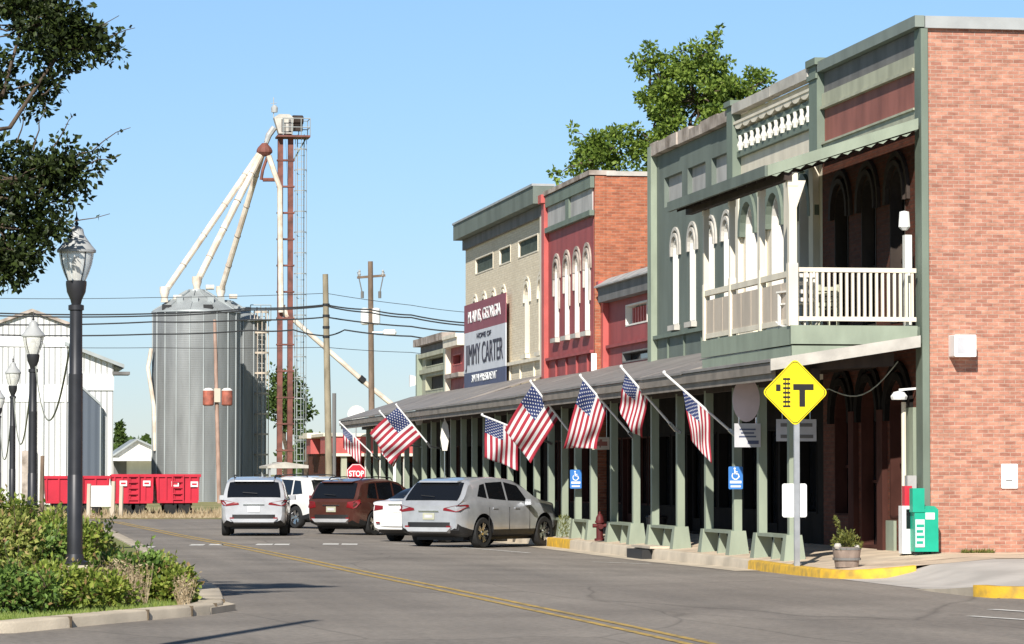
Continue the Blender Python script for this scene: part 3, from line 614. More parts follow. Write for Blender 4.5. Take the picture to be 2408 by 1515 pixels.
for k in range(11): y = Y0+.3+k*.78; mb.hexa([(CX+.05, y, zc(CX)-.15), (XF-.18, y, zc(XF)-.16), (XF-.18, y+.05, zc(XF)-.16), (CX+.05, y+.05, zc(CX)-.15), (CX+.05, y, zc(CX)-.004), (XF-.18, y, zc(XF)-.045), (XF-.18, y+.05, zc(XF)-.045), (CX+.05, y+.05, zc(CX)-.004)])
mb.box(CX+.3, CX+.44, Y0-.03, CYF-.1, 7.1, 7.26)
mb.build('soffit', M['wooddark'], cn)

# ---- B2: cream front with the balustrade band
b2 = thing('balustrade_building', 'cream two storey shop with a row of short white balusters below its coping', 'building', (XF, Y1, 0))
body(b2, Y1+.004, Y2, 9.88, M['brickside'])
ops = [(68.75, 1.15, 5.0, 7.2, False), (71.2, 1.15, 5.0, 7.2, False), (73.65, 1.15, 5.0, 7.2, False)]
so = shopfront(b2, Y1, Y2, 0, 0)
front(b2, Y1+.004, Y2, -.3, 9.88, M['cream'], ops+so)
for op in ops: window(b2, op, M['white'], hood=M['green'], hoodw=.2, sill=M['cream'], depth=.28, hoodproud=.14)
fit_shop(b2, so, M['shopshade'])
part(b2, 'coping', M['palestone'], (Y1+.38, 71.0, 9.89, 10.12, .0, .22), (71.03, Y2-.3, 9.885, 10.1, .0, .22))
mb = MB(); n = 9
for k in range(n): a = Y1+.4+k*(Y2-Y1-.75)/n; w = (Y2-Y1-.75)/n; mb.prism([(XF-.16, a+w*(.5-.5*math.cos(math.pi*j/6)), 9.64-.13*math.sin(math.pi*j/6)) for j in range(7)], (.155, 0, 0))
FB(mb, Y1+.38, Y2-.3, 9.64, 9.7, .0, .18); mb.build('scallop_trim', M['cream'], b2)
part(b2, 'balustrade_panel', M['green'], (Y1+.38, Y2-.3, 9.37, 9.48, .003, .1), (Y1+.38, Y2-.3, 8.9, 9.03, .003, .1), (Y1+.38, Y2-.3, 9.03, 9.37, .003, .02))
for k in range(12):
    y = Y1+.72+k*(Y2-Y1-1.4)/11; mb = MB(); mb.lathe([(.05, 9.035), (.05, 9.07), (.08, 9.14), (.035, 9.25), (.05, 9.32), (.05, 9.365)], (XF-.1, y, 0), 8); mb.build('baluster', M['white'], b2, smooth=True)
part(b2, 'pilaster', M['cream'], *[(y-.18, y+.18, 4.6, 8.2, .003, .13) for y in (67.85, 70.0, 72.4, 74.65)])
part(b2, 'ledge', M['cream'], (Y1+.4, Y2-.3, 4.72, 4.86, .003, .2))
# ---- B3: green front
b3 = thing('green_building', 'green two storey shop with tall narrow arched windows and three recessed panels', 'building', (XF, Y2, 0))
body(b3, Y2+.004, Y3, 9.78, M['brickside'])
ops = [(y_, .62, 5.42, 7.25, False) for y_ in (76.1, 77.75, 79.8, 81.75)]
pan = [(76.75, 2.0, 8.42, 9.16, True), (79.4, 2.0, 8.42, 9.16, True), (82.1, 2.1, 8.42, 9.16, True)]
so = shopfront(b3, Y2, Y3, 0, 0)
front(b3, Y2+.004, Y3, -.3, 9.78, M['greenwall'], ops+pan+so)
for op in ops: window(b3, op, M['white'], hood=M['palestone'], hoodw=.08, sill=M['palestone'], hoodproud=.07, depth=.22)
for op in pan: mb = MB(); mb.box(XF+.12, XF+.16, op[0]-1.08, op[0]+1.08, 8.41, 9.17); mb.build('recessed_panel', M['grey'], b3)
fit_shop(b3, so, M['shopshade'])
mb = MB(); y = Y2+.3
while y < Y3-.1:
    w = min(rnd(.9, 1.7), Y3-.02-y); FB(mb, y+.01, y+w, 9.79, 10.08+rnd(-.05, .05), -.3, .16+rnd(-.02, .03)); y += w
mb.build('coping', M['stone'], b3)
part(b3, 'pilaster', M['green'], (Y2-.3, Y2+.28, 8.3, 10.08, .003, .2), (Y2-.35, Y2+.33, 10.08, 10.2, .003, .26)); part(b3, 'pilaster', M['greenpost'], (Y3-.4, Y3+.04, 3.9, 10.05, .003, .16))
part(b3, 'ledge', M['green'], (Y2+.3, Y3-.4, 5.15, 5.24, .003, .12), *[(yy, yy+.06, 4.6, 5.15, .003, .05) for yy in (76.9, 78.7, 80.7, 82.6)])
# ---- B4: low red shop
b4 = thing('low_red_building', 'low red shop between two taller fronts with a sloping grey cornice', 'building', (XF, Y3, 0))
X4 = XF+.3
mb = MB(); mb.box(X4+.32, DEEP, Y3+.05, Y4-.004, -.3, 6.6); mb.build('wall', M['brickdark'], b4)
so = shopfront(b4, Y3+.05, Y4-.1, 0, 0); sg = [(88.2, 2.9, 5.72, 6.3, True)]; lw = [(87.6, 5.0, 4.75, 5.05, True)]
front(b4, Y3+.05, Y4-.004, -.3, 6.95, M['red'], so+sg+lw, X=X4)
fit_shop(b4, so, M['shopbrownshade'], X=X4)
window(b4, sg[0], M['white'], X=X4, bars=False, depth=.28); window(b4, lw[0], M['darkgrey'], X=X4, bars=False)
mb = MB(); 
for k in range(7): yy = 86.95+k*.36; mb.box(X4+.1, X4+.16, yy, yy+.16, 5.77, 6.2)
mb.build('slat_grille', M['redtrim'], b4)
mb = MB(); mb.hexa([(X4-.42, Y3+.05, 6.88), (X4-.004, Y3+.05, 6.88), (X4-.004, Y4-.36, 6.88), (X4-.42, Y4-.36, 6.88), (X4-.42, Y3+.05, 6.92), (X4-.004, Y3+.05, 7.16), (X4-.004, Y4-.36, 7.16), (X4-.42, Y4-.36, 6.92)]); mb.build('cornice', M['grey'], b4)
part(b4, 'cornice_band', M['darkgrey'], (Y3+.05, Y4-.36, 6.48, 6.875, .003, .3), X=X4)
part(b4, 'pilaster', M['redtrim'], (Y4-.35, Y4-.02, 3.9, 6.9, .003, .16), (Y4-.42, Y4-.01, 6.9, 7.08, .003, .3), X=X4)
part(b4, 'ledge', M['red'], (Y3+.1, Y4-.4, 5.22, 5.3, .003, .1), X=X4)
# ---- B5: tall red front with bare brick flank
b5 = thing('tall_red_building', 'tall red front with four narrow hooded windows and a bare orange brick flank', 'building', (XF, Y4, 0))
body(b5, Y4, Y5, 10.03, M['brickorange'], X=XF+.295)
mb = MB(); mb.box(XF-.02, XF+.29, Y4, Y4+.14, -.3, 10.03); mb.build('wall_end', M['brickorange'], b5)
ops = [(y, .66, 5.75, 7.62, False) for y in (93.5, 95.1, 96.7, 98.4)]
so = shopfront(b5, Y4, Y5, 0, 0); X5 = XF-.03
front(b5, Y4+.145, Y5, -.3, 10.03, M['red'], ops+so, X=X5)
for op in ops: window(b5, op, M['white'], X=X5, hood=M['stone'], hoodw=.09, sill=M['palestone'], hoodproud=.07, depth=.2)
for op in ops:
    for ya, za in ((-.5, 6.5), (.41, 6.9)): mb = MB(); mb.box(X5-.06, X5-.003, op[0]+ya, op[0]+ya+.09, za+.1, 7.5); mb.build('hood_bracket', M['palestone'], b5)
fit_shop(b5, so, M['shopbrownshade'], X=X5)
part(b5, 'cornice', M['green'], (Y4+.01, Y5-.5, 9.7, 10.02, .003, .12), (Y4+.01, Y5-.5, 8.93, 9.08, .003, .14), (95.95, 96.5, 9.08, 9.7, .003, .1), X=X5)
part(b5, 'cornice_panel', M['grey'], (Y4+.15, 95.95, 9.08, 9.7, .003, .04), (96.5, Y5-.5, 9.08, 9.7, .003, .04), X=X5)
part(b5, 'coping', M['stone'], (Y4-.04, Y5-.3, 10.05, 10.18, -.6, .16), X=X5)
mb = MB(); mb.box(XF+.3, XF+2.2, Y4-.05, Y4+.3, 10.035, 10.16); mb.build('coping', M['palestone'], b5); mb = MB(); mb.box(XF+2.2, DEEP, Y4-.05, Y4+.3, 10.035, 10.1); mb.build('coping', M['palestone'], b5)
part(b5, 'pilaster', M['redtrim'], (Y5-.42, Y5+.04, 3.9, 9.85, .003, .14), (Y5-.46, Y5+.08, 9.85, 10.1, .003, .24), X=X5)
part(b5, 'ledge', M['red'], (Y4+.1, Y5-.5, 5.12, 5.2, .003, .12), *[(yy, yy+.06, 4.6, 5.12, .003, .06) for yy in (93.3, 95.0, 96.7, 98.4)], X=X5)
mb = MB(); mb.box(X5-.1, X5+.05, Y4-.04, Y4-.001, 4.6, 5.1); mb.build('vent_box', M['purewhite'], b5)
# ---- B6: cream brick building carrying the banner
b6 = thing('cream_brick_building', 'wide pale cream brick building with a deep green cornice band', 'building', (XF, Y5, 0))
body(b6, Y5+.05, Y6, 9.86, M['cream_brick'])
ops = [(y, .8, 5.46, 7.2, False) for y in (101.35, 103.9, 108.5, 110.6, 112.6, 114.6)]
hx = [(103.75, 3.7, 8.53, 9.1, True), (108.25, 2.3, 8.53, 9.1, True), (112.65, 3.9, 8.53, 9.1, True)]
so = shopfront(b6, Y5+.05, Y6, 0, 0)
front(b6, Y5+.05, Y6, -.3, 9.86, M['cream_brick'], ops+hx+so)
for op in ops: window(b6, op, M['cream'], hood=M['cream'], hoodw=.09, sill=M['cream'], hoodproud=.06, depth=.28)
for yc, w, zb, zs, r in hx: window(b6, (yc, w, zb, zs, True), M['cream'], bars=False, depth=.07, glass='leadpane', hood=None)
fit_shop(b6, so, M['shopshade'])
part(b6, 'cornice', M['greenwall'], (Y5+.06, Y6+.12, 9.87, 10.4, -.2, .42)); part(b6, 'cornice', M['metalcoping'], (Y5+.05, Y6+.14, 10.4, 10.47, -.25, .46))
part(b6, 'eave_band', M['darkgrey'], (Y5+.06, Y6-.02, 9.52, 9.86, .003, .12))
part(b6, 'ledge', M['cream'], (Y5+.5, Y6-.3, 5.2, 5.3, .003, .14), *[(yy, yy+.1, 4.6, 5.2, .003, .06) for yy in (102.4, 105.0, 107.0)]); part(b6, 'pilaster', M['cream'], (Y5+.06, Y5+.5, 4.2, 9.5, .003, .14))
# ---- B7, B8: low shops at the end of the row
b7 = thing('small_red_shop', 'small single storey red shop with a cream cap next to the banner', 'building', (XF, Y6, 0))
body(b7, Y6+.01, Y7, 6.24, M['brickdark'])
ops = [(118.9, 2.0, 5.6, 6.0, True)]; so = shopfront(b7, Y6, Y7, 0, 0)
front(b7, Y6+.01, Y7, -.3, 6.3, M['red'], ops+so); window(b7, ops[0], M['redtrim'], bars=False); fit_shop(b7, so, M['shopbrownshade'])
part(b7, 'coping', M['cream'], (Y6+.02, Y7-.3, 6.24, 6.52, .003, .3), (Y6+.02, Y7-.5, 6.52, 6.64, .003, .36)); part(b7, 'ledge', M['stone'], (Y6+.02, Y7-.3, 5.15, 5.3, .003, .25)); part(b7, 'pilaster', M['cream'], (Y7-.3, Y7-.02, 4.0, 6.3, .003, .2))
b8 = thing('end_shop', 'grey green low shop closing the far end of the covered walk', 'building', (XF, Y7, 0))
body(b8, Y7+.01, Y8, 6.56, M['cream_brick'])
so = shopfront(b8, Y7, Y8, 0, 0); ops = [(124.3, 5.6, 4.85, 5.45, True), (124.3, 5.6, 5.75, 6.1, True)]
front(b8, Y7+.01, Y8, -.3, 6.56, M['creamgreen'], so+ops); fit_shop(b8, so, M['shopshade'])
for op in ops: window(b8, op, M['creamgreen'], bars=False, glass='shade_int')
part(b8, 'coping', M['stone'], (Y7+.02, Y8-.02, 6.57, 6.84, -.2, .3)); part(b8, 'frieze_band', M['darkgrey'], (Y7+.3, Y8-.4, 6.3, 6.55, .003, .06)); part(b8, 'ledge', M['creamgreen'], (Y7+.3, Y8-.4, 6.12, 6.28, .003, .16), (Y7+.3, Y8-.4, 5.52, 5.68, .003, .12))
part(b8, 'pilaster', M['greenpost'], (Y7+.02, Y7+.3, 4.0, 6.3, .003, .2), (Y8-.4, Y8-.02, 0., 6.3, .003, .2))
for b, a, c, z in ((b2, Y1, Y2, 9.0), (b3, Y2, Y3, 9.0), (b6, Y5, Y6, 9.0)): pass
# ---- banner with lettering
yb0, yb1 = fy(1203.5), fy(1105); 
bn = thing('welcome_banner', 'tall maroon white and navy banner with big dark lettering on the cream brick front', 'banner', (XF, (yb0+yb1)/2, 4.6))
XB = XF-.2
zt0, z1a, z1b, z2 = 7.54, 6.58, 5.2, 4.68
for nm, mt, a, b in (('maroon_band', M['maroon'], z1a, zt0), ('white_field', M['bannerwhite'], z1b, z1a), ('navy_band', M['navy'], z2, z1b)):
    mb = MB(); mb.box(XB, XB+.03, yb0, yb1, a+.001, b); mb.build(nm, mt, bn)
ym = (yb0+yb1)/2; wd = yb1-yb0
T = lambda s, z, sz, w, m, bo=.0: text(s, sz, (XB-.012, ym, z), (0, -1, 0), (0, 0, 1), m, bn, width=w, bold=bo)
T('PLAINS, GEORGIA', (z1a+zt0)/2, .56, wd*.78, M['purewhite'], .0); T('HOME OF', 6.38, .24, wd*.34, M['textgrey'])
T('JIMMY CARTER', 5.76, 1.0, wd*.9, M['textgrey'], .0); T('39TH PRESIDENT', (z2+z1b)/2+.03, .36, wd*.6, M['purewhite'], .0)

# ---- covered walkway: one long awning on posts
aw = thing('covered_walkway', 'long brown covered walkway on green posts running before all the shops', 'covered walkway', (14.6, 60, 0))
EX = 14.5
def awn(y0, y1, ze, zw, xw=XF-.165):
    mb = MB(); n = max(1, int((y1-y0)/4)); 
    for k in range(n):
        a, b = y0+(y1-y0)*k/n, y0+(y1-y0)*(k+1)/n-.012; dz = rnd(-.012, .012)
        mb.hexa([(EX-.05, a, ze-.05+dz), (xw, a, zw-.05), (xw, b, zw-.05), (EX-.05, b, ze-.05+dz), (EX-.05, a, ze+dz), (xw, a, zw), (xw, b, zw), (EX-.05, b, ze+dz)])
    return mb
awn(59.75, 67.45, 3.84, 4.28).build('roof', M['roof'], aw); awn(67.46, 92.4, 3.84, 4.72, XF+.28).build('roof', M['roof'], aw); awn(92.41, 100.4, 3.84, 4.6, XF-.2).build('roof', M['roof'], aw); awn(100.41, 130.2, 3.84, 4.72).build('roof', M['roof'], aw)
mb = MB(); mb.box(EX-.02, EX+.03, 59.8, 130.2, 3.6, 3.785); mb.box(EX+.03, EX+.08, 59.9, 130.1, 3.47, 3.7); mb.build('fascia', M['fascia'], aw)
mb = MB(); mb.hexa([(EX-.06, 59.68, 3.64), (XF-.17, 59.68, 4.08), (XF-.17, 59.74, 4.08), (EX-.06, 59.74, 3.64), (EX-.06, 59.68, 3.85), (XF-.17, 59.68, 4.29), (XF-.17, 59.74, 4.29), (EX-.06, 59.74, 3.85)]); mb.build('rake_board', M['palestone'], aw)
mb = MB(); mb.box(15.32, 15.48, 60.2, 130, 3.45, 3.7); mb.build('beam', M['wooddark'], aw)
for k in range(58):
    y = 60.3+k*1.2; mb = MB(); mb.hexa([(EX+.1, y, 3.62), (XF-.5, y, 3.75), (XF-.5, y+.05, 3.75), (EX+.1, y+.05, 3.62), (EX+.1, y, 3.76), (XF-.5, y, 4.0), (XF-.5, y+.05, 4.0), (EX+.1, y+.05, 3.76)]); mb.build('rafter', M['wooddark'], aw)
PY = [61.96, 64.41, 66.55, 69.14, 71.97, 74.69, 76.82, 79.49, 82.12, 84.26, 86.15, 88.18]+[88.18+2.24*k for k in range(1, 19)]
XP = 15.4
for i, y in enumerate(PY):
    zb = zwalk(XP, y)-.03
    mb = MB(); mb.box(XP-.082, XP+.082, y-.082, y+.082, zb+.4, 3.5); p = mb.build('post', M['greenpost'], aw)
    mb = MB(); a, b, c, d = .21, .17, .15, .12; mb.hexa([(XP-a, y-b, zb), (XP+a, y-b, zb), (XP+a, y+b, zb), (XP-a, y+b, zb), (XP-c, y-d, zb+.5), (XP+c, y-d, zb+.5), (XP+c, y+d, zb+.5), (XP-c, y+d, zb+.5)]); mb.build('base', M['greenpost'], p)
for i in range(0, len(PY)-1, 2):
    y0, y1 = PY[i]+.13, PY[i+1]-.13; zb = zwalk(XP, y0)-.02
    mb = MB(); mb.box(XP-.13, XP+.13, y0, y1, zb+.43, zb+.49); p = mb.build('bench_plank', M['greenpost'], aw); ym_ = (y0+y1)/2
    mb = MB(); mb.hexa([(XP-.12, ym_-.05, zb), (XP+.16, ym_-.05, zb), (XP+.16, ym_+.05, zb), (XP-.12, ym_+.05, zb), (XP-.06, ym_-.05, zb+.43), (XP+.06, ym_-.05, zb+.43), (XP+.06, ym_+.05, zb+.43), (XP-.06, ym_+.05, zb+.43)]); mb.build('bench_leg', M['greenpost'], p)
# ------------------------------------------------------------------ flags on the posts
def flag(label, base_uv, tip_uv, Y, h0, h1, fly, drop, amp, fl=1.0, furl=0., sway=.0):
    """base and tip of the pole from the survey, both in the plane Y; the cloth hangs from the stretch h0..h1 (0 = tip)"""
    A, B = atY(*base_uv, Y), atY(*tip_uv, Y)
    t = thing('flag', label, 'flag', A, 0, 'flags on the walkway posts')
    mb = MB(); mb.tube([A, B], .026, 8); d = (B-A).normalized(); mb.lathe([(.0, .06), (.035, .04), (.035, 0), (.0, -.03)], B, 8); mb.build('pole', M['polewhite'], t, smooth=True)
    mb = MB(); mb.bar(A-d*.1, A+d*.12, .07, .07); mb.bar(A-d*.06, Vector((XP, Y, A.z-.12)), .06, .06); mb.build('bracket', M['alloy'], t)
    L = (B-A).length; P0, P1 = B-d*(h0*L), B-d*(h1*L); hv = P1-P0
    F = Vector(fly).normalized()*drop; nx, ny = 26, 22; ny = 26
    side = hv.cross(F).normalized(); mb = MB(); ph = rnd(0, 6); fq = rnd(5, 9)
    idx = []
    for j in range(ny+1):                                           # along the hoist
        b = j/ny; row = []
        for i in range(nx+1):                                       # along the fly
            a = i/nx
            hs = P0+hv*(b*(1-furl*a*.6)+furl*a*.3)
            p = hs+F*a*(1+sway*(b-.5)*a)+side*(amp*1.25*a*math.sin(fq*a+b*5+ph)+amp*.6*math.sin(b*11+a*2+ph)*min(1, a*2)*(.4+.6*a))
            p += Vector((0, 0, -1))*(.10*a*a)
            row.append(mb.add([p]))
        idx.append(row)
    uv = []
    for j in range(ny):
        for i in range(nx):
            st = j*13//ny; can = st < 7 and i < nx*.4
            mb.face((idx[j][i], idx[j+1][i], idx[j+1][i+1], idx[j][i+1]), 2 if can else (0 if st % 2 == 0 else 1))
            uv.append([(a/(nx*.4), b/(ny*7/13)) for a, b in ((i, j), (i, j+1), (i+1, j+1), (i+1, j))])
    o = mb.build('cloth', [M['flagred'], M['flagwhite'], M['canton']], t, smooth=True, fix=False, ang=180)
    ul = o.data.uv_layers.new(name='UV')
    for p, q in zip(o.data.polygons, uv):
        for li, c in zip(p.loop_indices, q): ul.data[li].uv = c
    sd = o.modifiers.new('thick', 'SOLIDIFY'); sd.thickness = .006; sd.offset = 0
    return t
flag('tightly rolled striped flag on the post between the oval sign and the hydrant', (1725, 1020), (1562, 878), 66.4, .26, .66, (.12, .05, -1), .92, .06, furl=.55, sway=.15)
flag('dark shaded flag hanging nearly straight with its canton close under the awning', (1583, 1005), (1461, 864), 71.9, .08, .52, (-.12, .5, -1), .84, .10, sway=.15)
flag('flag falling steeply with folded stripes beside the small hanging shop sign', (1487, 1026), (1365, 885), 76.8, .05, .52, (-.30, .1, -1), 1.22, .09, sway=-.55)
flag('widest open flag with bright blue canton held out over the silver car', (1345, 1023), (1248, 898), 84.2, .05, .68, (-.66, .2, -1), 1.26, .10)
flag('shaded flag hanging plumb from a nearly level pole behind the widest flag', (1277, 1034), (1134, 977), 88.1, .05, .60, (-.0, .15, -1), .98, .09)
flag('sunlit flag streaming over the white sedan with pale blue canton', (1009, 1047), (932, 953), 108.1, .05, .78, (-1.15, .15, -.92), 1.22, .10, sway=.1)
flag('small crumpled flag mostly hidden behind the sunlit streaming flag', (962, 1044), (893, 968), 113, .45, .9, (-.5, .2, -1), .9, .14)
flag('dark crumpled flag on the farthest pole at the end of the walkway', (882, 1074), (799, 994), 124.4, .08, .6, (.05, .1, -1), .74, .13)
# white feather banners between the far posts
for u, v0, v1, Y, lb in ((1046, 985, 1060, 103.6, 'narrow white feather banner standing among the far green posts'), (985, 972, 1000, 109.6, 'short white hanging cloth under the awning behind the streaming flag'), (972, 974, 990, 111.5, 'shortest white hanging cloth beyond the other two under the awning')):
    A, B = atY(u, v1, Y), atY(u, v0, Y); t = thing('feather_banner', lb, 'banner', A, 0, 'white cloths under the awning')
    mb = MB(); w = .14; h = B.z-A.z; pts = [(A.x-w*.5, Y, A.z), (A.x+w*.5, Y, A.z), (A.x+w, Y, A.z+h*.45), (A.x+w*.7, Y, A.z+h*.8), (A.x, Y, B.z), (A.x-w*.6, Y, A.z+h*.8), (A.x-w, Y, A.z+h*.4)]
    mb.prism(pts, (0, .02, 0)); mb.build('cloth', M['white'], t)
    mb = MB(); mb.tube([(A.x, Y+.04, A.z-1.2 if h > .6 else A.z), (A.x, Y+.04, B.z+.1)], .015, 6); mb.build('pole', M['alloy'], t)

# ------------------------------------------------------------------ signs
def rrect(cx, cz, w, h, r, Y, n=4):
    p = []
    for sx, sz, a0 in ((1, -1, -90), (1, 1, 0), (-1, 1, 90), (-1, -1, 180)):
        for k in range(n+1): a = R(a0+90*k/n); p.append((cx+sx*(w/2-r)+r*math.cos(a), Y, cz+sz*(h/2-r)+r*math.sin(a)))
    return p
YS = 59.0; c = atY(1870, 923, YS); px = YS/FPX*1.0127
t = thing('warning_sign', 'yellow diamond railroad crossing sign with a T junction symbol on a galvanised post', 'road sign', (c.x+.03, YS+.1, .14))
def dia(h, r=.09, n=5):
    p = []
    for a0 in (0, 90, 180, 270):
        ca, sa = math.cos(R(a0)), math.sin(R(a0)); q = h-r*math.sqrt(2)
        for k in range(n+1): a = R(a0-45+90*k/n); p.append((c.x+ca*q+r*math.cos(a), c.z+sa*q+r*math.sin(a)))
    return p
mb = MB(); mb.prism([(x, YS, z) for x, z in dia(.61)], (0, .006, 0)); pl = mb.build('plate', M['signyellow'], t)
mb = MB(); mb.ring([(x, YS-.005, z) for x, z in dia(.585)+dia(.585)[:1]], [(x, YS-.005, z) for x, z in dia(.572)+dia(.572)[:1]], (0, .004, 0)); mb.build('border', M['signblack'], pl)
def sq(mb, u0, u1, v0, v1): mb.box(c.x+(u0-1870)*px, c.x+(u1-1870)*px, YS-.007, YS-.001, c.z-(v1-923)*px, c.z-(v0-923)*px)
mb = MB(); sq(mb, 1823, 1834, 904, 920); mb.build('symbol', M['signblack'], pl)
mb = MB(); 
for k in range(7): v = 889+k*10.8; sq(mb, 1840, 1858, v, v+4.6)
mb2 = MB(); mb2.box(c.x+(1844.5-1870)*px, c.x+(1846.5-1870)*px, YS-.009, YS-.0072, c.z-(958-923)*px, c.z-(888-923)*px); mb2.box(c.x+(1851.5-1870)*px, c.x+(1853.5-1870)*px, YS-.009, YS-.0072, c.z-(958-923)*px, c.z-(888-923)*px)
mb.build('track_symbol', M['signblack'], pl); mb2.build('track_symbol', M['signblack'], pl)
mb = MB(); sq(mb, 1865, 1915, 903, 917.3); sq(mb, 1880, 1894, 917.4, 957); mb.build('symbol', M['signblack'], pl)
mb = MB(); x0 = c.x+.03; mb.box(x0-.04, x0+.04, YS+.01, YS+.045, .1, c.z+.45); mb.box(x0-.05, x0-.041, YS+.012, YS+.06, .1, c.z+.45); mb.box(x0+.041, x0+.05, YS+.012, YS+.06, .1, c.z+.45); mb.build('post', M['galvpost'], t)
c2 = atY(1867, 1177, YS+.12)
t2 = thing('notice_plate', 'blank white rounded plate mounted low behind the yellow sign post', 'sign', (c2.x, YS+.12, c2.z-.2))
mb = MB(); mb.prism(rrect(c2.x, c2.z, .45, .60, .04, YS+.075), (0, .012, 0)); tag(mb.build('plate', M['purewhite'], t2), None, None)
# blue parking signs on posts
for u, v, Y, w, h, lb in ((1354, 1127, 84.0, .29, .47, 'blue wheelchair parking sign on the post beside the silver car'), (1730, 1124, 66.3, .29, .45, 'blue wheelchair parking sign on the post under the rolled flag')):
    s = atY(u, v, Y-.12); y = Y-.12; x, z = s.x, s.z
    t = thing('parking_sign', lb, 'parking sign', s, 0, 'blue parking signs on the walkway posts')
    mb = MB(); mb.prism(rrect(x, z, w, h, .025, y), (0, .008, 0)); p = mb.build('plate', M['signblue'], t)
    k = w/.29
    mb = MB(); mb.lathe([(.0, -.003), (.022*k, -.002), (.022*k, .0)], (x-.02*k, y, z+.185*k), 10, axis='y')
    mb.bar((x-.018*k, y-.003, z+.155*k), (x-.012*k, y-.003, z+.07*k), .026*k, .004, up=(0, 1, 0)); mb.bar((x-.012*k, y-.003, z+.08*k), (x+.05*k, y-.003, z+.078*k), .022*k, .004, up=(0, 1, 0)); mb.bar((x+.048*k, y-.003, z+.08*k), (x+.075*k, y-.003, z+.01*k), .022*k, .004, up=(0, 1, 0))
    mb.bar((x-.018*k, y-.0035, z+.12*k), (x+.04*k, y-.0035, z+.118*k), .018*k, .004, up=(0, 1, 0))
    n = 16; mb.ring([(x-.005*k+.078*k*math.cos(R(130+a*250/n)), y-.004, z+.04*k+.078*k*math.sin(R(130+a*250/n))) for a in range(n+1)], [(x-.005*k+.058*k*math.cos(R(130+a*250/n)), y-.004, z+.04*k+.058*k*math.sin(R(130+a*250/n))) for a in range(n+1)], (0, .003, 0))
    mb.build('wheelchair_symbol', M['purewhite'], p)
    mb = MB(); mb.box(x-w*.4, x+w*.4, y-.004, y-.001, z-h*.24, z-h*.13); mb.build('lettering_strip', M['purewhite'], p); mb = MB(); mb.box(x-w*.36, x+w*.36, y-.004, y-.001, z-h*.42, z-h*.33); mb.build('lettering_strip', M['bannerwhite'], p)
# signs hanging below the awning
s = atY(1755, 940, 64.3); y = 64.3
t = thing('oval_sign', 'plain pinkish oval sign hung by the walkway edge above a square sign', 'shop sign', (s.x, y, s.z))
mb = MB(); mb.prism([(s.x+.27*math.cos(2*math.pi*k/28), y, s.z+.43*math.sin(2*math.pi*k/28)) for k in range(28)], (0, .03, 0)); mb.build('panel', M['pinkgrey'], t)
mb = MB(); [mb.tube([(s.x+a, y+.015, s.z+.38), (s.x+a, y+.015, 3.6)], .008, 5) for a in (-.12, .12)]; mb.build('hanger', M['alloy'], t)
s2 = atY(1758, 1024, 64.3)
t = thing('square_sign', 'pale square sign with faint writing hung under the pinkish oval', 'shop sign', (s2.x, y, s2.z))
mb = MB(); mb.box(s2.x-.26, s2.x+.26, y, y+.025, s2.z-.23, s2.z+.23); p = mb.build('panel', M['signgrey'], t)
mb = MB(); 
for k, (w, dz) in enumerate(((.32, .1), (.26, .03), (.34, -.04))): mb.box(s2.x-w/2, s2.x+w/2, y-.004, y-.001, s2.z+dz, s2.z+dz+.03)
mb.box(s2.x-.0, s2.x+.22, y-.004, y-.001, s2.z-.17, s2.z-.1); mb.build('lettering_strip', M['navy'], p)
mb = MB(); [mb.bar((s2.x+a, y+.012, s2.z+.23), (s2.x+a, y+.012, s.z-.34), .03, .02) for a in (-.17, .17)]; mb.build('hanger', M['alloy'], t)
for u, v, Y, w, h, lb, frame in ((1873, 1012, 63.2, .78, .42, 'wide pale board with two dark text bars behind the yellow sign post', 'signgrey'), (1413, 1043, 80.5, .42, .3, 'small framed brown sign hung beside the steeply falling flag', 'brown')):
    s = atY(u, v, Y); t = thing('hanging_sign', lb, 'shop sign', s, 0)
    mb = MB(); mb.box(s.x-w/2, s.x+w/2, Y, Y+.03, s.z-h/2, s.z+h/2); p = mb.build('panel', M[frame], t)
    if frame == 'brown': mb = MB(); mb.ring([(s.x-w/2, Y-.01, s.z-h/2), (s.x-w/2, Y-.01, s.z+h/2), (s.x+w/2, Y-.01, s.z+h/2), (s.x+w/2, Y-.01, s.z-h/2), (s.x-w/2, Y-.01, s.z-h/2)], [(s.x-w/2+.05, Y-.01, s.z-h/2+.05), (s.x-w/2+.05, Y-.01, s.z+h/2-.05), (s.x+w/2-.05, Y-.01, s.z+h/2-.05), (s.x+w/2-.05, Y-.01, s.z-h/2+.05), (s.x-w/2+.05, Y-.01, s.z-h/2+.05)], (0, .009, 0)); mb.build('sign_frame', M['tan'], t)
    mb = MB(); 
    for a, b, dz in ((-.4, -.08, .16), (.08, .4, .16), (-.4, -.08, -.36), (.0, .42, -.36)): mb.box(s.x+w*a, s.x+w*b, Y-.005, Y-.001, s.z+h*dz, s.z+h*dz+h*.16)
    mb.build('lettering_strip', M['darkgrey'] if frame != 'brown' else M['tan'], p)
    mb = MB(); [mb.tube([(s.x+a*w, Y+.015, s.z+h/2), (s.x+a*w, Y+.015, 3.6)], .008, 5) for a in (-.35, .35)]; mb.build('hanger', M['alloy'], t)
# string lights cable under the awning
mb = MB(); P = [atX(1812+ (2110-1812)*k/14, 0, 16.2) for k in range(15)]
A, B = atY(2020, 970, 61.2), atY(2112, 850, 60.6); A0 = atY(1950, 915, 61.4)
Q = [(15.6, 61.6, 3.3)]+[A0.lerp(B, k/10)+Vector((0, 0, -.35*math.sin(math.pi*(k/10)))) for k in range(11)]
mb.tube(Q, .012, 5); tag(mb.build('sagging_cable', M['rope']), 'thin cable sagging under the near end of the awning', 'cable')
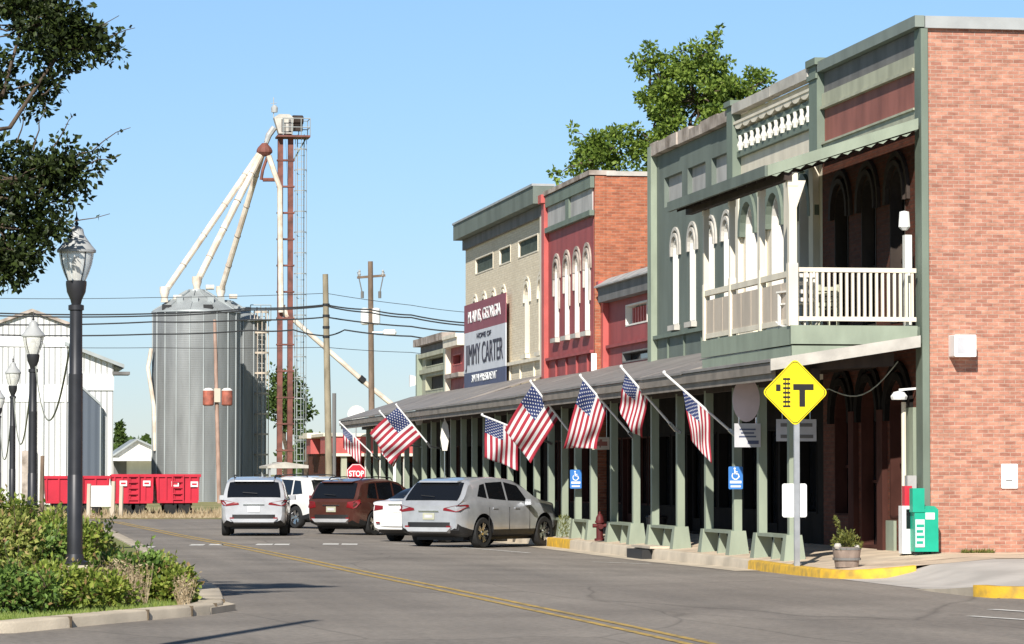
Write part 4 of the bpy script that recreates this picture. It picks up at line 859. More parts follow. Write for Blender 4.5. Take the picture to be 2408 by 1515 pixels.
# white notice, service box on the brick flank
s = atY(2373, 1120, Y0-.0); t = thing('wall_notice', 'small white notice board on the bare brick flank', 'notice', (s.x, Y0, s.z-.24))
mb = MB(); mb.prism(rrect(s.x, s.z, .31, .45, .02, Y0-.03), (0, .027, 0)); p = mb.build('panel', M['purewhite'], t)
mb = MB(); mb.box(s.x-.07, s.x+.05, Y0-.034, Y0-.031, s.z-.09, s.z-.07); mb.build('lettering_strip', M['darkgrey'], p)
s = atY(2271, 813, Y0-.4); t = thing('wall_vent_box', 'white square box with a grey face high on the brick flank', 'vent box', (s.x, Y0, s.z-.2))
mb = MB(); mb.prism(rrect(s.x, s.z, .41, .40, .02, Y0-.38), (0, .375, 0)); p = mb.build('casing', M['purewhite'], t)
mb = MB(); mb.box(s.x-.15, s.x+.15, Y0-.384, Y0-.3805, s.z-.145, s.z+.145); g_ = mb.build('grille', M['signgrey'], p)
# paper boxes, barrel planter, hydrant
s = atY(2165, 1300, 59.55); zb = zwalk(17.4, 60)
t = thing('newspaper_box', 'bright green newspaper box with a tall coin head against the brick corner', 'newspaper box', (s.x, 59.5, zb))
mb = MB(); x = s.x+.02; mb.box(x-.2, x+.24, 59.3, 59.75, zb+.04, zb+.8); mb.hexa([(x-.2, 59.3, zb+.8), (x+.24, 59.3, zb+.8), (x+.24, 59.75, zb+.8), (x-.2, 59.75, zb+.8), (x-.16, 59.42, zb+.86), (x+.2, 59.42, zb+.86), (x+.2, 59.75, zb+.86), (x-.16, 59.75, zb+.86)]); bd = mb.build('cabinet', M['newsgreen'], t)
mb = MB(); mb.box(x-.24, x-.02, 59.28, 59.5, zb+.75, zb+1.18); mb.build('coin_head', M['newsgreen'], t)
mb = MB(); mb.box(x+.0, x+.17, 59.29, 59.298, zb+.62, zb+.74); mb.build('label_plate', M['purewhite'], bd)
mb = MB(); mb.box(x-.19, x-.02, 59.285, 59.297, zb+.12, zb+.62); mb.build('advert_panel', M['bannerwhite'], bd)
for k in range(4): mb = MB(); mb.box(x-.17, x-.05+.02*(k % 2), 59.282, 59.2845, zb+.18+k*.1, zb+.23+k*.1); mb.build('lettering_strip', M['newsgreen'], bd)
mb = MB(); [mb.box(x+a, x+a+.04, 59.35+b, 59.39+b, zb-.02, zb+.039) for a in (-.18, .18) for b in (0, .32)]; mb.build('feet', M['black'], t)
s = atY(2118, 1298, 59.9); x = s.x+.02
t = thing('newspaper_box', 'white newspaper box with a red side next to the green one', 'newspaper box', (x, 59.8, zb))
mb = MB(); mb.box(x-.07, x+.1, 59.6, 60.0-.15, zb, zb+.86); bd = mb.build('cabinet', M['purewhite'], t); mb = MB(); mb.box(x-.02, x+.12, 59.62, 59.8, zb+.861, zb+1.22); mb.build('coin_head', M['signred'], t); mb = MB(); mb.box(x+.0, x+.09, 59.588, 59.598, zb+.45, zb+.8); mb.build('window', M['glass'], bd)
s = atZ(2000, 1336, .16); x, y, z = s.x, s.y+.25, zwalk(15.6, 57)
t = thing('barrel_planter', 'weathered half barrel planter with a bushy green plant on the corner pavement', 'planter', (x, y, z))
mb = MB(); mb.lathe([(.2, z-.02), (.235, z+.2), (.25, z+.33), (.225, z+.33), (.22, z+.27), (0, z+.27)], (x, y, 0), 20, cap=False); bd = mb.build('barrel', M['barrel'], t, smooth=True)
mb = MB(); mb.lathe([(.243, z+.1), (.247, z+.14)], (x, y, 0), 20, cap=False); mb.lathe([(.252, z+.28), (.257, z+.32)], (x, y, 0), 20, cap=False); mb.build('hoop', M['darkgrey'], bd)
mb = MB(); random.seed(3)
for k in range(620):
    d = rvec(); d.z = abs(d.z)*.9; p = Vector((x, y, z+.3))+Vector((d.x*.27, d.y*.22, d.z*.36))*rnd(.3, 1)
    mb.leaf(p, (d+rvec()*.6), rvec(), rnd(.04, .085), rnd(.02, .035))
for k in range(90): q = k/90; p = Vector((x-.02-.2*q, y, z+.42+.42*q)); mb.leaf(p, rvec()+Vector((-.4, 0, .6)), rvec(), .07, .03)
mb.build('plant', M['leaf_pot'], t, fix=False)
mb = MB(); mb.lathe([(0, z+.4), (.05, z+.39), (.07, z+.34), (.05, z+.3)], (x-.19, y-.12, 0), 10); mb.lathe([(0, z+.37), (.04, z+.36), (.05, z+.32), (.03, z+.28)], (x+.14, y-.15, 0), 9); mb.build('rocks', M['palestone'], t, smooth=True)
s = atZ(1420, 1263, .17); x, y, z = 15.32, 80.9, zwalk(15.3, 80)
t = thing('fire_hydrant', 'dull red fire hydrant standing between two green walkway posts', 'fire hydrant', (x, y, z))
mb = MB(); mb.lathe([(.13, 0), (.13, .05), (.085, .06), (.085, .42), (.115, .43), (.115, .47), (.1, .48), (.09, .56), (.05, .63), (.025, .65), (.025, .7)], (x, y, z), 12); mb.build('barrel', M['hydrant'], t, smooth=True)
mb = MB(); mb.lathe([(.05, -.17), (.05, .17)], (x, y, z+.36), 10, axis='x'); mb.build('nozzle', M['hydrant'], t); mb = MB(); mb.lathe([(.065, -.16), (.065, .0)], (x, y, z+.34), 10, axis='y'); mb.build('nozzle', M['hydrant'], t)
# weeds at the foot of a post
t = tag(None or thing('weed_clump', 'yellowing weed clump at the post base beside the silver car nose', 'weeds', (15.2, 85.2, .15)), None, None); mb = MB()
for k in range(220): mb.leaf(Vector((15.2+rnd(-.13, .13), 85.1+rnd(-.1, .1), .14+rnd(0, .55))), rvec()+Vector((0, 0, 1.2)), rvec(), rnd(.06, .14), .018)
mb.build('leaves', M['leaf_pot'], t, fix=False)
mb = MB(); x, y, z = 15.35, 83.35, .16; mb.lathe([(.2, 0), (.25, .5), (.27, .52), (.24, .56), (.0, .6)], (16.1, 77.9, .24), 14); tag(mb.build('trash_can', M['black'], smooth=True), 'squat black bin on the pavement behind the walkway posts', 'bin')
# chairs on the balcony
def slatchair(name, label, x, y, z, ry, mat, w=.5, back=.62):
    t = thing(name, label, 'chair', (x, y, z), ry, 'chairs on the balcony')
    mb = MB()
    for k in range(4): mb.box(-w/2, w/2, -.22, -.19, .45+k*back/4.2, .45+k*back/4.2+.07)
    for a in (-.5, -.17, .17, .5): mb.box(a*w-.025, a*w+.025, -.188, -.16, .1, .45+back)
    mb.build('backrest', mat, t, local=True)
    mb = MB(); [mb.box(-w/2, w/2, -.15+k*.11, -.15+k*.11+.09, .4, .43) for k in range(4)]; mb.build('seat', mat, t, local=True)
    for a in (-1, 1):
        mb = MB(); mb.box(a*w/2-.025, a*w/2+.025, .24, .29, .03, .62); mb.build('leg', mat, t, local=True)
        mb = MB(); mb.box(a*w/2-.04, a*w/2+.04, -.16, .32, .62, .65); mb.build('armrest', mat, t, local=True)
        mb = MB(); mb.tube([(a*w/2, -.4+.1*k, .0+.006*(k-4)**2) for k in range(9)], .018, 6); mb.build('rocker', mat, t, local=True)
    return t
slatchair('rocking_chair', 'white slatted rocking chair beside the balcony corner post', 15.15, 60.5, 4.47, R(12), M['white'])
slatchair('rocking_chair', 'pale yellow low slatted chair in the middle of the balcony', 15.72, 60.8, 4.40, R(-15), M['creamgreen'], .5, .4)

# ------------------------------------------------------------------ street lamps with hanging garlands
def make_lamp():
    t = thing('street_lamp', 'black street lamp with acorn globe overlapped by the tree leaves', 'street lamp', (0, 0, 0), 0, 'acorn street lamps along the planting bed')
    b = lambda n, prof, m, p=t, k=20: (lambda mb: mb.build(n, m, p, smooth=True, local=True))(MB().lathe(prof, (0, 0, 0), k))
    mb = MB(); mb.box(-.17, .17, -.17, .17, -.1, .46); mb.build('footing', M['concrete'], t, local=True)
    b('base', [(.17, .46), (.17, .5), (.125, .52), (.11, .6)], M['lampblack'])
    b('post', [(.1, .6), (.098, 1.6), (.095, 1.605), (.093, 1.62), (.09, 2.9), (.09, 2.905), (.084, 2.92), (.08, 3.72), (.1, 3.73), (.1, 3.79), (.07, 3.8)], M['lampblack'])
    b('urn', [(.06, 3.8), (.075, 3.86), (.12, 3.96), (.133, 4.06), (.133, 4.1), (.12, 4.105)], M['lampblack'])
    b('globe', [(.118, 4.106), (.16, 4.2), (.2, 4.32), (.222, 4.44), (.225, 4.49)], M['globe'])
    b('lamp_core', [(.035, 4.11), (.05, 4.2), (.06, 4.35), (.03, 4.42)], M['purewhite'])
    c = b('cap', [(.25, 4.47), (.252, 4.5), (.2, 4.56), (.14, 4.64), (.1, 4.7), (.085, 4.77), (.05, 4.8), (.02, 4.815)], M['lampgrey'])
    b('finial', [(.015, 4.815), (.03, 4.84), (.012, 4.87), (.028, 4.9), (.01, 4.93), (.004, 5.0)], M['lampblack'], c, 10)
    mb = MB()
    for k in range(4): a = math.pi/2*k+.5; mb.tube([(r*math.cos(a), r*math.sin(a), z) for r, z in ((.122, 4.106), (.164, 4.2), (.205, 4.32), (.228, 4.47))], .007, 5)
    mb.build('globe_rib', M['lampblack'], t, local=True)
    return t
lamp = make_lamp(); LPOS = [(1.49, 44.0, .16, 1), (1.55, 72.0, .18, 1.0), (1.62, 103, .3, 1.0), (1.56, 133, .2, 1.0)]
LL = ['black street lamp with acorn globe partly covered by tree leaves', 'second street lamp back, its neck carrying two garland ends', 'third street lamp back, before the white metal building', 'farthest street lamp, its globe cut by the picture edge']
lamps = []
for i, (x, y, z, k) in enumerate(LPOS):
    l = lamp if i == 0 else copy_tree(lamp); l.location = (x, y, z); l['label'] = LL[i]; l.rotation_euler = (0, 0, i*.3); lamps.append(l)
def garland(name, A, B, sag, label, r=.022):
    mb = MB(); A, B = Vector(A), Vector(B); n = 22
    mb.tube([A.lerp(B, k/n)+Vector((0, 0, -4*sag*(k/n)*(1-k/n))) for k in range(n+1)], r, 6); return tag(mb.build(name, M['rope'], smooth=True), label, 'garland', 'garlands slung between the street lamps')
garland('hanging_garland', (1.42, 44.05, 3.45), (1.6, 71.9, 4.02), 1.05, 'grey garland slung between the two closest street lamps', .014)
garland('hanging_garland', (1.5, 72.05, 3.6), (1.65, 102.9, 4.05), 1.3, 'grey garland slung between the second and third street lamps', .018)
garland('hanging_garland', (1.57, 103.1, 3.4), (1.58, 132.9, 3.9), 1.4, 'grey garland slung between the third and farthest street lamps', .02)

# ------------------------------------------------------------------ grain bins and elevator
def bin_(name, label, x, y, r, z1, z2, shade):
    t = thing(name, label, 'grain bin', (x, y, 0), 0, 'galvanised grain bins')
    mb = MB(); mb.lathe([(r, 0), (r, z1)], (x, y, 0), 72, cap=False); bd = mb.build('body', M['galv'], t, smooth=True)
    mb = MB(); mb.lathe([(r+.08, z1-.08), (r+.06, z1+.02), (.55, z2-.12), (.5, z2), (0, z2+.02)], (x, y, 0), 72, cap=False); rf = mb.build('roof', M['galvroof'], t, smooth=True, ang=25)
    for k in range(20):
        a = 2*math.pi*k/20+.1; mb = MB(); ca, sa = math.cos(a), math.sin(a); mb.tube([(x+(r+.02)*ca, y+(r+.02)*sa, 0), (x+(r+.02)*ca, y+(r+.02)*sa, z1-.1)], .05, 4); mb.build('stiffener', M['galvroof'], bd)
        if k % 2 == 0: mb = MB(); mb.bar((x+r*ca, y+r*sa, z1+.06), (x+.6*ca, y+.6*sa, z2-.06), .06, .07); mb.build('roof_rib', M['galvroof'], rf)
    for a in (-1.1, -1.7, -2.3, -.5):
        mb = MB(); q = Vector((x+r*.62*math.cos(a), y+r*.62*math.sin(a), z1+(z2-z1)*.36)); mb.box(q.x-.2, q.x+.2, q.y-.2, q.y+.2, q.z, q.z+.4); mb.build('vent', M['galvroof'], rf)
    for a in (-2.45, -1.35): mb = MB(); q = Vector((x+(r-.2)*math.cos(a), y+(r-.2)*math.sin(a), z1+.05)); mb.box(q.x-.28, q.x+.28, q.y-.12, q.y+.12, q.z, q.z+.3); mb.build('hatch', M['black'], rf)
    return t
BC = atY(460, 1112, 210); bx, by, br = BC.x, 210., 2.69
bin_('grain_bin', 'grey galvanised grain bin with a conical roof, the one in front', bx, by, br, 11.7, 13.1, 0)
b2x, b2y = bx+2.35, 219.
gb = bin_('grain_bin', 'half shaded grain bin behind the front one with a caged ladder', b2x, b2y, br, 11.55, 12.9, 1)
mb = MB(); x, y = b2x+br*.86, b2y-br*.62
for a in (-.28, .28): mb.tube([(x+a, y, .2), (x+a, y, 12.4)], .045, 5)
for k in range(40): mb.bar((x-.28, y, .4+k*.3), (x+.28, y, .4+k*.3), .04, .04)
mb.build('ladder', M['galvroof'], gb); mb = MB()
for k in range(9): z = 1.6+k*1.3; mb.ring([(x+.5*math.cos(R(180+a*18)), y+.6*math.sin(R(180+a*18)), z) for a in range(11)], [(x+.46*math.cos(R(180+a*18)), y+.56*math.sin(R(180+a*18)), z) for a in range(11)], (0, 0, .12))
for a in (200, 235, 270, 305, 340): mb.tube([(x+.48*math.cos(R(a)), y+.58*math.sin(R(a)), 1.6), (x+.48*math.cos(R(a)), y+.58*math.sin(R(a)), 12.2)], .03, 5)
mb.build('ladder_cage', M['tan'], gb)
mb = MB(); mb.box(x-.8, x+.6, y-.7, y+.2, 11.5, 11.6); [mb.tube([(x+a, y-.7, 11.6), (x+a, y-.7, 12.5)], .03, 5) for a in (-.75, -.1, .55)]; mb.tube([(x-.75, y-.7, 12.5), (x+.55, y-.7, 12.5)], .03, 5); mb.build('landing', M['galvroof'], gb)
TY = 212.
p = lambda u, v, y=TY: atY(u, v, y)
el = thing('grain_elevator', 'tall rust and cream grain elevator leg with long pipes down to the bins', 'grain elevator', (p(672, 1112).x, TY, 0))
for u0 in (659, 683):
    a = p(u0+3, 1170); b = p(u0, 318); a.z = 0; mb = MB(); mb.box(min(a.x, b.x)-.15, min(a.x, b.x)+.17, TY-.2, TY+.2, 0, b.z)
    mb.build('leg_casing', M['rust'], el)
mb = MB(); A, B = p(659, 318), p(683, 318)
for k in range(13): z = 1.5+k*1.65; mb.box(A.x-.2, B.x+.25, TY-.24, TY+.24, z, z+.1)
mb.build('casing_flange', M['rust'], el)
mb = MB(); q = p(664, 300); mb.hexa([(q.x-.25, TY-.4, 23.0), (q.x+.62, TY-.4, 23.0), (q.x+.62, TY+.4, 23.0), (q.x-.25, TY+.4, 23.0), (q.x-.55, TY-.4, 24.0), (q.x+.66, TY-.4, 24.0), (q.x+.66, TY+.4, 24.0), (q.x-.55, TY+.4, 24.0)]); mb.prism([(q.x-.55, TY-.4, 24.005), (q.x-.25, TY-.4, 24.22), (q.x+.4, TY-.4, 24.22), (q.x+.66, TY-.4, 24.005)], (0, .8, 0)); mb.build('head_housing', M['palestone'], el)
for a in (-.1, .35): mb = MB(); mb.box(q.x+a, q.x+a+.16, TY-.43, TY-.401, 23.1, 23.9); mb.build('head_seam', M['darkgrey'], el)
mb = MB(); mb.tube([(q.x-.55, TY, 24.0), (q.x-.55, TY, 25.3)], .03, 5); mb.tube([(q.x-.75, TY, 24.9), (q.x-.35, TY, 24.95)], .02, 5); mb.lathe([(.2, .0), (.22, .3), (.1, .45)], (q.x-.5, TY, 24.36), 10); mb.build('wind_vane', M['lampgrey'], el)
mb = MB(); q = p(700, 296); mb.lathe([(.25, -.35), (.3, -.3), (.3, .3), (.25, .35)], (q.x, TY, 23.9), 12, axis='x'); mb.box(q.x-.3, q.x+.3, TY-.2, TY+.2, 23.2, 23.6); mb.build('motor', M['wooddark'], el)
mb = MB(); a, b = p(650, 320), p(727, 320); z = a.z; mb.box(a.x, b.x, TY-.8, TY+.8, z-.12, z); pl = mb.build('platform', M['rust'], el)
mb = MB()
for k in range(4): x = b.x-1.7+k*.56; [mb.tube([(x, TY+s, z), (x, TY+s, z+1.05)], .03, 5) for s in (-.78, .78)]
for h in (.5, 1.05): [mb.tube([(b.x-1.75, TY+s, z+h), (b.x-.02, TY+s, z+h)], .03, 5) for s in (-.78, .78)]; mb.tube([(b.x-.02, TY-.78, z+h), (b.x-.02, TY+.78, z+h)], .03, 5)
mb.build('guard_rail', M['galvroof'], pl); mb = MB(); mb.bar((b.x-.2, TY, z-.12), (B.x+.2, TY, z-1.5), .08, .08); mb.build('bracket', M['green'], pl)
mb = MB(); x = p(706, 700).x
for a in (-.2, .22): mb.tube([(x+a, TY, .3), (x+a, TY, 23.0)], .035, 5)
for k in range(58): mb.bar((x-.2, TY, .6+k*.39), (x+.22, TY, .6+k*.39), .03, .03)
mb.build('ladder', M['galvroof'], el); mb = MB()
for k in range(16): z = 2.5+k*1.3; mb.ring([(x+.4*math.cos(R(180+a*20)), TY+.55*math.sin(R(180+a*20)), z) for a in range(10)], [(x+.37*math.cos(R(180+a*20)), TY+.52*math.sin(R(180+a*20)), z) for a in range(10)], (0, 0, .07))
for a in (205, 270, 335): mb.tube([(x+.39*math.cos(R(a)), TY+.54*math.sin(R(a)), 2.5), (x+.39*math.cos(R(a)), TY+.54*math.sin(R(a)), 22.8)], .022, 5)
mb.build('ladder_cage', M['galvroof'], el)
q = p(622, 352); mb = MB(); mb.lathe([(.16, .4), (.42, .12), (.5, -.05), (.5, -.18), (.25, -.42)], q, 12); mb.build('distributor', M['rust'], el)
mb = MB(); mb.tube([p(645, 300), p(632, 318), p(626, 336), q+Vector((0, 0, .5))], [.2, .2, .16, .16], 8); mb.build('spout', M['lampgrey'], el)
for u, v, yy, w in ((387, 692, by-.5, .19), (463, 668, by, .21), (519, 690, b2y-1, .19)):
    e = p(u, v, yy); e.z += .1; mb = MB(); s0 = q+Vector(((u-622)*.0014, 0, -.3)); mb.tube([s0, e], w, 10); o = mb.build('spout', M['spout'], el, smooth=True)
    mb = MB(); d = (e-s0).normalized()
    for k in range(4): c0 = s0.lerp(e, (k+.7)/4.6); mb = MB(); mb.tube([c0-d*.02, c0+d*.02], w+.03, 10); mb.build('flange', M['stone'], o, smooth=True)
    mb = MB(); mb.lathe([(.3, .35), (.3, 0), (.2, -.3), (.24, -.6)], e, 10); mb.lathe([(.16, .3), (.16, .8)], e+Vector((.25, 0, -.3)), 10, axis='x'); mb.build('spout_end', M['spout'], o, smooth=True)
mb = MB(); mb.tube([p(632, 366, TY-.42), p(643, 400, TY-.42), p(658, 440, TY-.42), p(661, 735, TY-.42)], .17, 8); o = mb.build('spout', M['spout'], el, smooth=True)
mb = MB(); mb.tube([p(618, 423), p(655, 423)], .12, 6); mb.build('brace', M['rust'], el); mb = MB(); mb.tube([p(632, 360), p(618, 400), p(614, 423)], .1, 6); mb.build('brace', M['rust'], el)
mb = MB(); mb.tube([p(662, 720), p(670, 738), p(690, 752), p(858, 900), p(935, 962), p(1010, 1020)], [.24, .24, .16, .16, .16, .16], 9); o = mb.build('spout', M['spout'], el, smooth=True)
mb = MB(); a = p(851, 893); mb.tube([a-Vector((.15, 0, -.13)), a+Vector((.15, 0, -.13))], .22, 9); mb.build('flange', M['black'], o)
mb = MB(); mb.tube([p(356, 820, by-1), p(348, 865, by-1), p(354, 905, by-1), p(362, 955, by-1), p(365, 1060, by-1)], .13, 8); tag(mb.build('grain_pipe', M['spout'], smooth=True), 'cream and rust pipe running down the flank of the front grain bin', 'pipe')
# guy wires of the leg
mb = MB(); [mb.tube([p(672, 330), Vector((p(672, 330).x+a, TY+b, 0))], .012, 4) for a, b in ((1.3, 3),)]; mb.build('guy_wire', M['cable'], el)
# ------------------------------------------------------------------ white warehouse, sheds, wagons
WY = 190.
q = lambda u, v, y=WY: atY(u, v, y)
wb = thing('metal_warehouse', 'big white corrugated metal warehouse with a raised middle gable', 'warehouse', (q(80, 1112).x, WY, 0))
def gable(root, nm, us, eave_l, peak, eave_r, y0, y1, mat, lab=None):
    a, b, c = q(*eave_l, y0), q(*peak, y0), q(*eave_r, y0); mb = MB()
    mb.prism([(a.x, y0, 0), (a.x, y0, a.z), (b.x, y0, b.z), (c.x, y0, c.z), (c.x, y0, 0)], (0, y1-y0, 0)); mb.build(nm, mat, root)
    mb = MB(); ov = .45
    for p0, p1 in ((a, b), (c, b)):
        d = (p0-p1).normalized(); e = p0+d*ov; mb.hexa([(e.x, y0-.25, e.z+.02), (b.x, y0-.25, b.z+.02), (b.x, y1+.3, b.z+.02), (e.x, y1+.3, e.z+.02), (e.x, y0-.25, e.z+.2), (b.x, y0-.25, b.z+.2), (b.x, y1+.3, b.z+.2), (e.x, y1+.3, e.z+.2)])
    mb.build('roof', M['stone'] if nm == 'nave_wall' else M['galvroof'], root)
gable(wb, 'nave_wall', 0, (-30, 772), (75, 735), (172, 770), WY-.0, WY+26, M['whitecorr'])
a, b = q(-40, 1112), q(266, 1112); z1 = q(266, 882).z
e = q(292, 866); k = q(160, 812)
mb = MB(); mb.prism([(k.x-.3, WY+.3, 0), (k.x-.3, WY+.3, k.z), (b.x, WY+.3, q(266, 856).z), (b.x, WY+.3, 0)], (0, 25, 0)); mb.build('aisle_wall', M['whitecorr'], wb)
mb = MB(); mb.hexa([(k.x-.2, WY-.2, k.z), (e.x, WY-.2, e.z), (e.x, WY+25, e.z), (k.x-.2, WY+25, k.z), (k.x-.2, WY-.2, k.z+.2), (e.x, WY-.2, e.z+.2), (e.x, WY+25, e.z+.2), (k.x-.2, WY+25, k.z+.2)]); mb.build('roof', M['galvroof'], wb)
x0 = q(-40, 0).x
mb = MB(); mb.box(x0, q(172, 0).x, WY-.06, WY-.003, q(0, 945).z, q(0, 905).z); mb.box(q(172, 0).x+.05, b.x+.03, WY+.2, WY+.297, q(0, 917).z, q(0, 880).z); mb.box(x0, q(172, 0).x, WY-.06, WY-.003, q(0, 815).z, q(0, 792).z); mb.build('wall_band', M['purewhite'], wb)
mb = MB(); mb.box(b.x-.05, b.x+.9, WY-.1, WY+2, q(0, 880).z, q(0, 873).z); mb.build('gutter_end', M['darkgrey'], wb)
mb = MB(); u0, u1 = q(166, 0, WY-.4).x, q(240, 0, WY-.4).x; mb.prism([(u0, WY-.4, 0), (u0, WY-.4, q(0, 884, WY-.4).z), (u1, WY-.4, q(0, 952, WY-.4).z), (u1, WY-.4, 0)], (0, .33, 0)); o = mb.build('dark_panel', M['bluegrey'], wb)  # thin blue-grey ribbed panel with a sloping top, just off the wall
mb = MB(); za, zb_ = q(0, 884, WY-.4).z, q(0, 952, WY-.4).z; mb.hexa([(u0, WY-.5, za+.005), (u1+.1, WY-.5, zb_-.08), (u1+.1, WY-.1, zb_-.08), (u0, WY-.1, za+.005), (u0, WY-.5, za+.15), (u1+.1, WY-.5, zb_+.07), (u1+.1, WY-.1, zb_+.07), (u0, WY-.1, za+.15)]); mb.box(u1+.001, u1+.06, WY-.45, WY-.1, 0, zb_-.09); mb.build('dark_panel_trim', M['galvroof'], o)
mb = MB(); mb.tube([(q(104, 0).x, WY-.1, 0), (q(104, 0).x, WY-.1, 9)], .12, 6); mb.tube([(q(160, 0).x, WY-.1, 0), (q(160, 0).x, WY-.1, 9.4)], .06, 6); mb.build('downpipe', M['purewhite'], wb)
mb = MB(); mb.box(q(58, 0).x, q(92, 0).x, WY-.3, WY-.07, 0, q(0, 1060).z); mb.build('door', M['stone'], wb)
SY = 250.
q2 = lambda u, v: atY(u, v, SY)
sh = thing('gabled_shed', 'small white gabled shed seen between the warehouse and the front grain bin', 'shed', (q2(320, 1112).x, SY, 0))
A, B, C = q2(262, 1076), q2(322, 1036), q2(400, 1072)
mb = MB(); mb.prism([(A.x, SY, 0), (A.x, SY, A.z), (B.x, SY, B.z), (C.x, SY, C.z), (C.x, SY, 0)], (0, 10, 0)); mb.build('wall', M['white'], sh)
mb = MB()
for P in (A, C): d = (P-B).normalized(); E_ = P+d*.4; mb.hexa([(E_.x, SY-.4, E_.z+.01), (B.x, SY-.4, B.z+.01), (B.x, SY+10.2, B.z+.01), (E_.x, SY+10.2, E_.z+.01), (E_.x, SY-.4, E_.z+.15), (B.x, SY-.4, B.z+.15), (B.x, SY+10.2, B.z+.15), (E_.x, SY+10.2, E_.z+.15)])
mb.build('roof', M['galvroof'], sh)
mb = MB(); mb.box(q2(272, 0).x, q2(303, 0).x, SY-.05, SY-.002, .1, q2(0, 1085).z); mb.build('door', M['darkgrey'], sh)
mb = MB(); mb.box(q2(268, 0).x, q2(400, 0).x, SY-1.5, SY-.3, q2(0, 1084).z, q2(0, 1080).z+.1); mb.build('canopy', M['purewhite'], sh)
def wagon(name, label, u0, u1, Y, vt, vb, plates, ang=0., posts=3):
    A, B = atY(u0, vt, Y), atY(u1, vb, Y); x0, x1 = A.x, B.x; zt, zb = A.z, B.z; D = 2.3
    t = thing('farm_wagon', label, 'farm wagon', ((x0+x1)/2, Y, 0), 0, 'red farm wagons on the verge')
    mb = MB(); w = .12
    mb.prism([(x0+.1, Y, zb), (x0, Y, zt), (x1, Y, zt), (x1-.1, Y, zb)], (0, D, 0)); mb.build('box', M['wagonred'], t)
    n = 5; mb = MB(); mb.box(x0-.04, x1+.04, Y-.07, Y-.003, zt-.09, zt+.03); mb.box(x0+.08, x1-.08, Y-.06, Y-.003, zb, zb+.1)
    for k in range(n+1): x = x0+.06+(x1-x0-.18)*k/n; mb.box(x, x+.07, Y-.06, Y-.003, zb+.1, zt-.09)
    mb.build('rib', M['wagonred'], t)
    mb = MB()
    for k in range(5): mb.bar(((x0+x1)/2-.2, Y-.1, zb+.15+k*.24), ((x0+x1)/2+.2, Y-.1, zb+.15+k*.24), .05, .05)
    [mb.box((x0+x1)/2+a-.03, (x0+x1)/2+a+.03, Y-.12, Y-.07, zb, zt) for a in (-.22, .22)]; mb.build('ladder', M['wagonred'], t)
    for pu, pv in plates: s = atY(pu, pv, Y-.07); mb = MB(); mb.box(s.x-.15, s.x+.15, Y-.085, Y-.0605, s.z-.11, s.z+.11); pp = mb.build('reflector_plate', M['purewhite'], t); mb = MB(); mb.box(s.x-.1, s.x+.1, Y-.09, Y-.0855, s.z-.04, s.z+.04); mb.build('lettering_strip', M['signred'], pp)
    mb = MB(); mb.box(x0+.3, x1-.3, Y+.2, Y+D-.2, .45, zb); mb.bar((x0+.3, Y+.3, .5), (x1-.3, Y+.3, .3), .12, .1); mb.build('chassis', M['hydrant'], t)
    for x in (x0+.75, x1-.75):
        for yy in (Y+.12, Y+D-.3):
            mb = MB(); mb.lathe([(.2, -.1), (.36, -.11), (.4, -.06), (.4, .06), (.36, .11), (.2, .1)], (x, yy, .41), 16, axis='y'); wh = mb.build('wheel', M['rubber'], t, smooth=True); mb = MB(); mb.lathe([(.21, -.08), (.2, .08)], (x, yy, .41), 12, axis='y'); mb.build('rim', M['tan'], wh)
    return t
wagon('farm_wagon', 'red wagon with two white plates right before the front grain bin', 366, 470, 140, 1117, 1183, ((412, 1138), (457, 1139)))
wagon('farm_wagon', 'red wagon in the middle of the row with two plates above a ladder', 264, 363, 140.4, 1117, 1184, ((290, 1137), (345, 1137)))
wagon('farm_wagon', 'longer red wagon half hidden by the black lamp posts', 104, 258, 141.5, 1121, 1184, ())
mb = MB(); s = atY(237, 1167, 137.5); mb.box(s.x-.5, s.x+.5, 137.5, 137.56, s.z-.42, s.z+.42); t = thing('notice_board', 'white square board standing before the long red wagon', 'notice board', (s.x, 137.5, 0)); mb.build('panel', M['purewhite'], t); mb = MB(); [mb.box(s.x+a-.05, s.x+a+.05, 137.57, 137.66, 0, s.z+.4) for a in (-.4, .4)]; mb.build('leg', M['tan'], t)
for u, v0, lb, mt in ((265, 1132, 'pinkish wooden post beside the white board in the grass', 'tan'), (284, 1142, 'pale tan post before the middle red wagon', 'tan'), (98, 1072, 'tall brown post beside the second black lamp', 'woodbrown'), (208, 1138, 'short stubby post before the long red wagon', 'tan')):
    s = atY(u, v0, 136.); mb = MB(); mb.tube([(s.x, 136, 0), (s.x+.03, 136, s.z)], .085, 7); tag(mb.build('fence_post', M[mt]), lb, 'post', 'posts in the verge')
# ------------------------------------------------------------------ far end of the street: diner, shed canopy, dark parked truck
DY = 168.
q3 = lambda u, v: atY(u, v, DY)
dn = thing('red_diner', 'low red and white diner with a covered porch beyond the walkway end', 'diner', (q3(860, 1112).x, DY, 0))
mb = MB(); x0, x1 = q3(786, 0).x, q3(1010, 0).x; mb.box(x0, x1, DY+2.2, DY+12, 0, 3.4); mb.build('wall', M['brickdark'], dn)
mb = MB(); mb.box(x0-.4, x1+.4, DY, DY+2.3, 2.75, 3.6); mb.build('fascia', M['redtrim'], dn); mb = MB(); mb.box(x0-.5, x1+.5, DY-.1, DY+12.2, 3.6, 3.75); mb.box(x0-.4, x1+.4, DY-.06, DY-.003, 2.62, 2.76); mb.build('roof', M['cream'], dn)
for u in (812, 868, 902, 930, 958, 990): x = q3(u, 0).x; mb = MB(); mb.box(x-.14, x+.14, DY+.1, DY+.4, 0, 2.74); mb.build('porch_post', M['white'] if u != 812 else M['creamgreen'], dn)
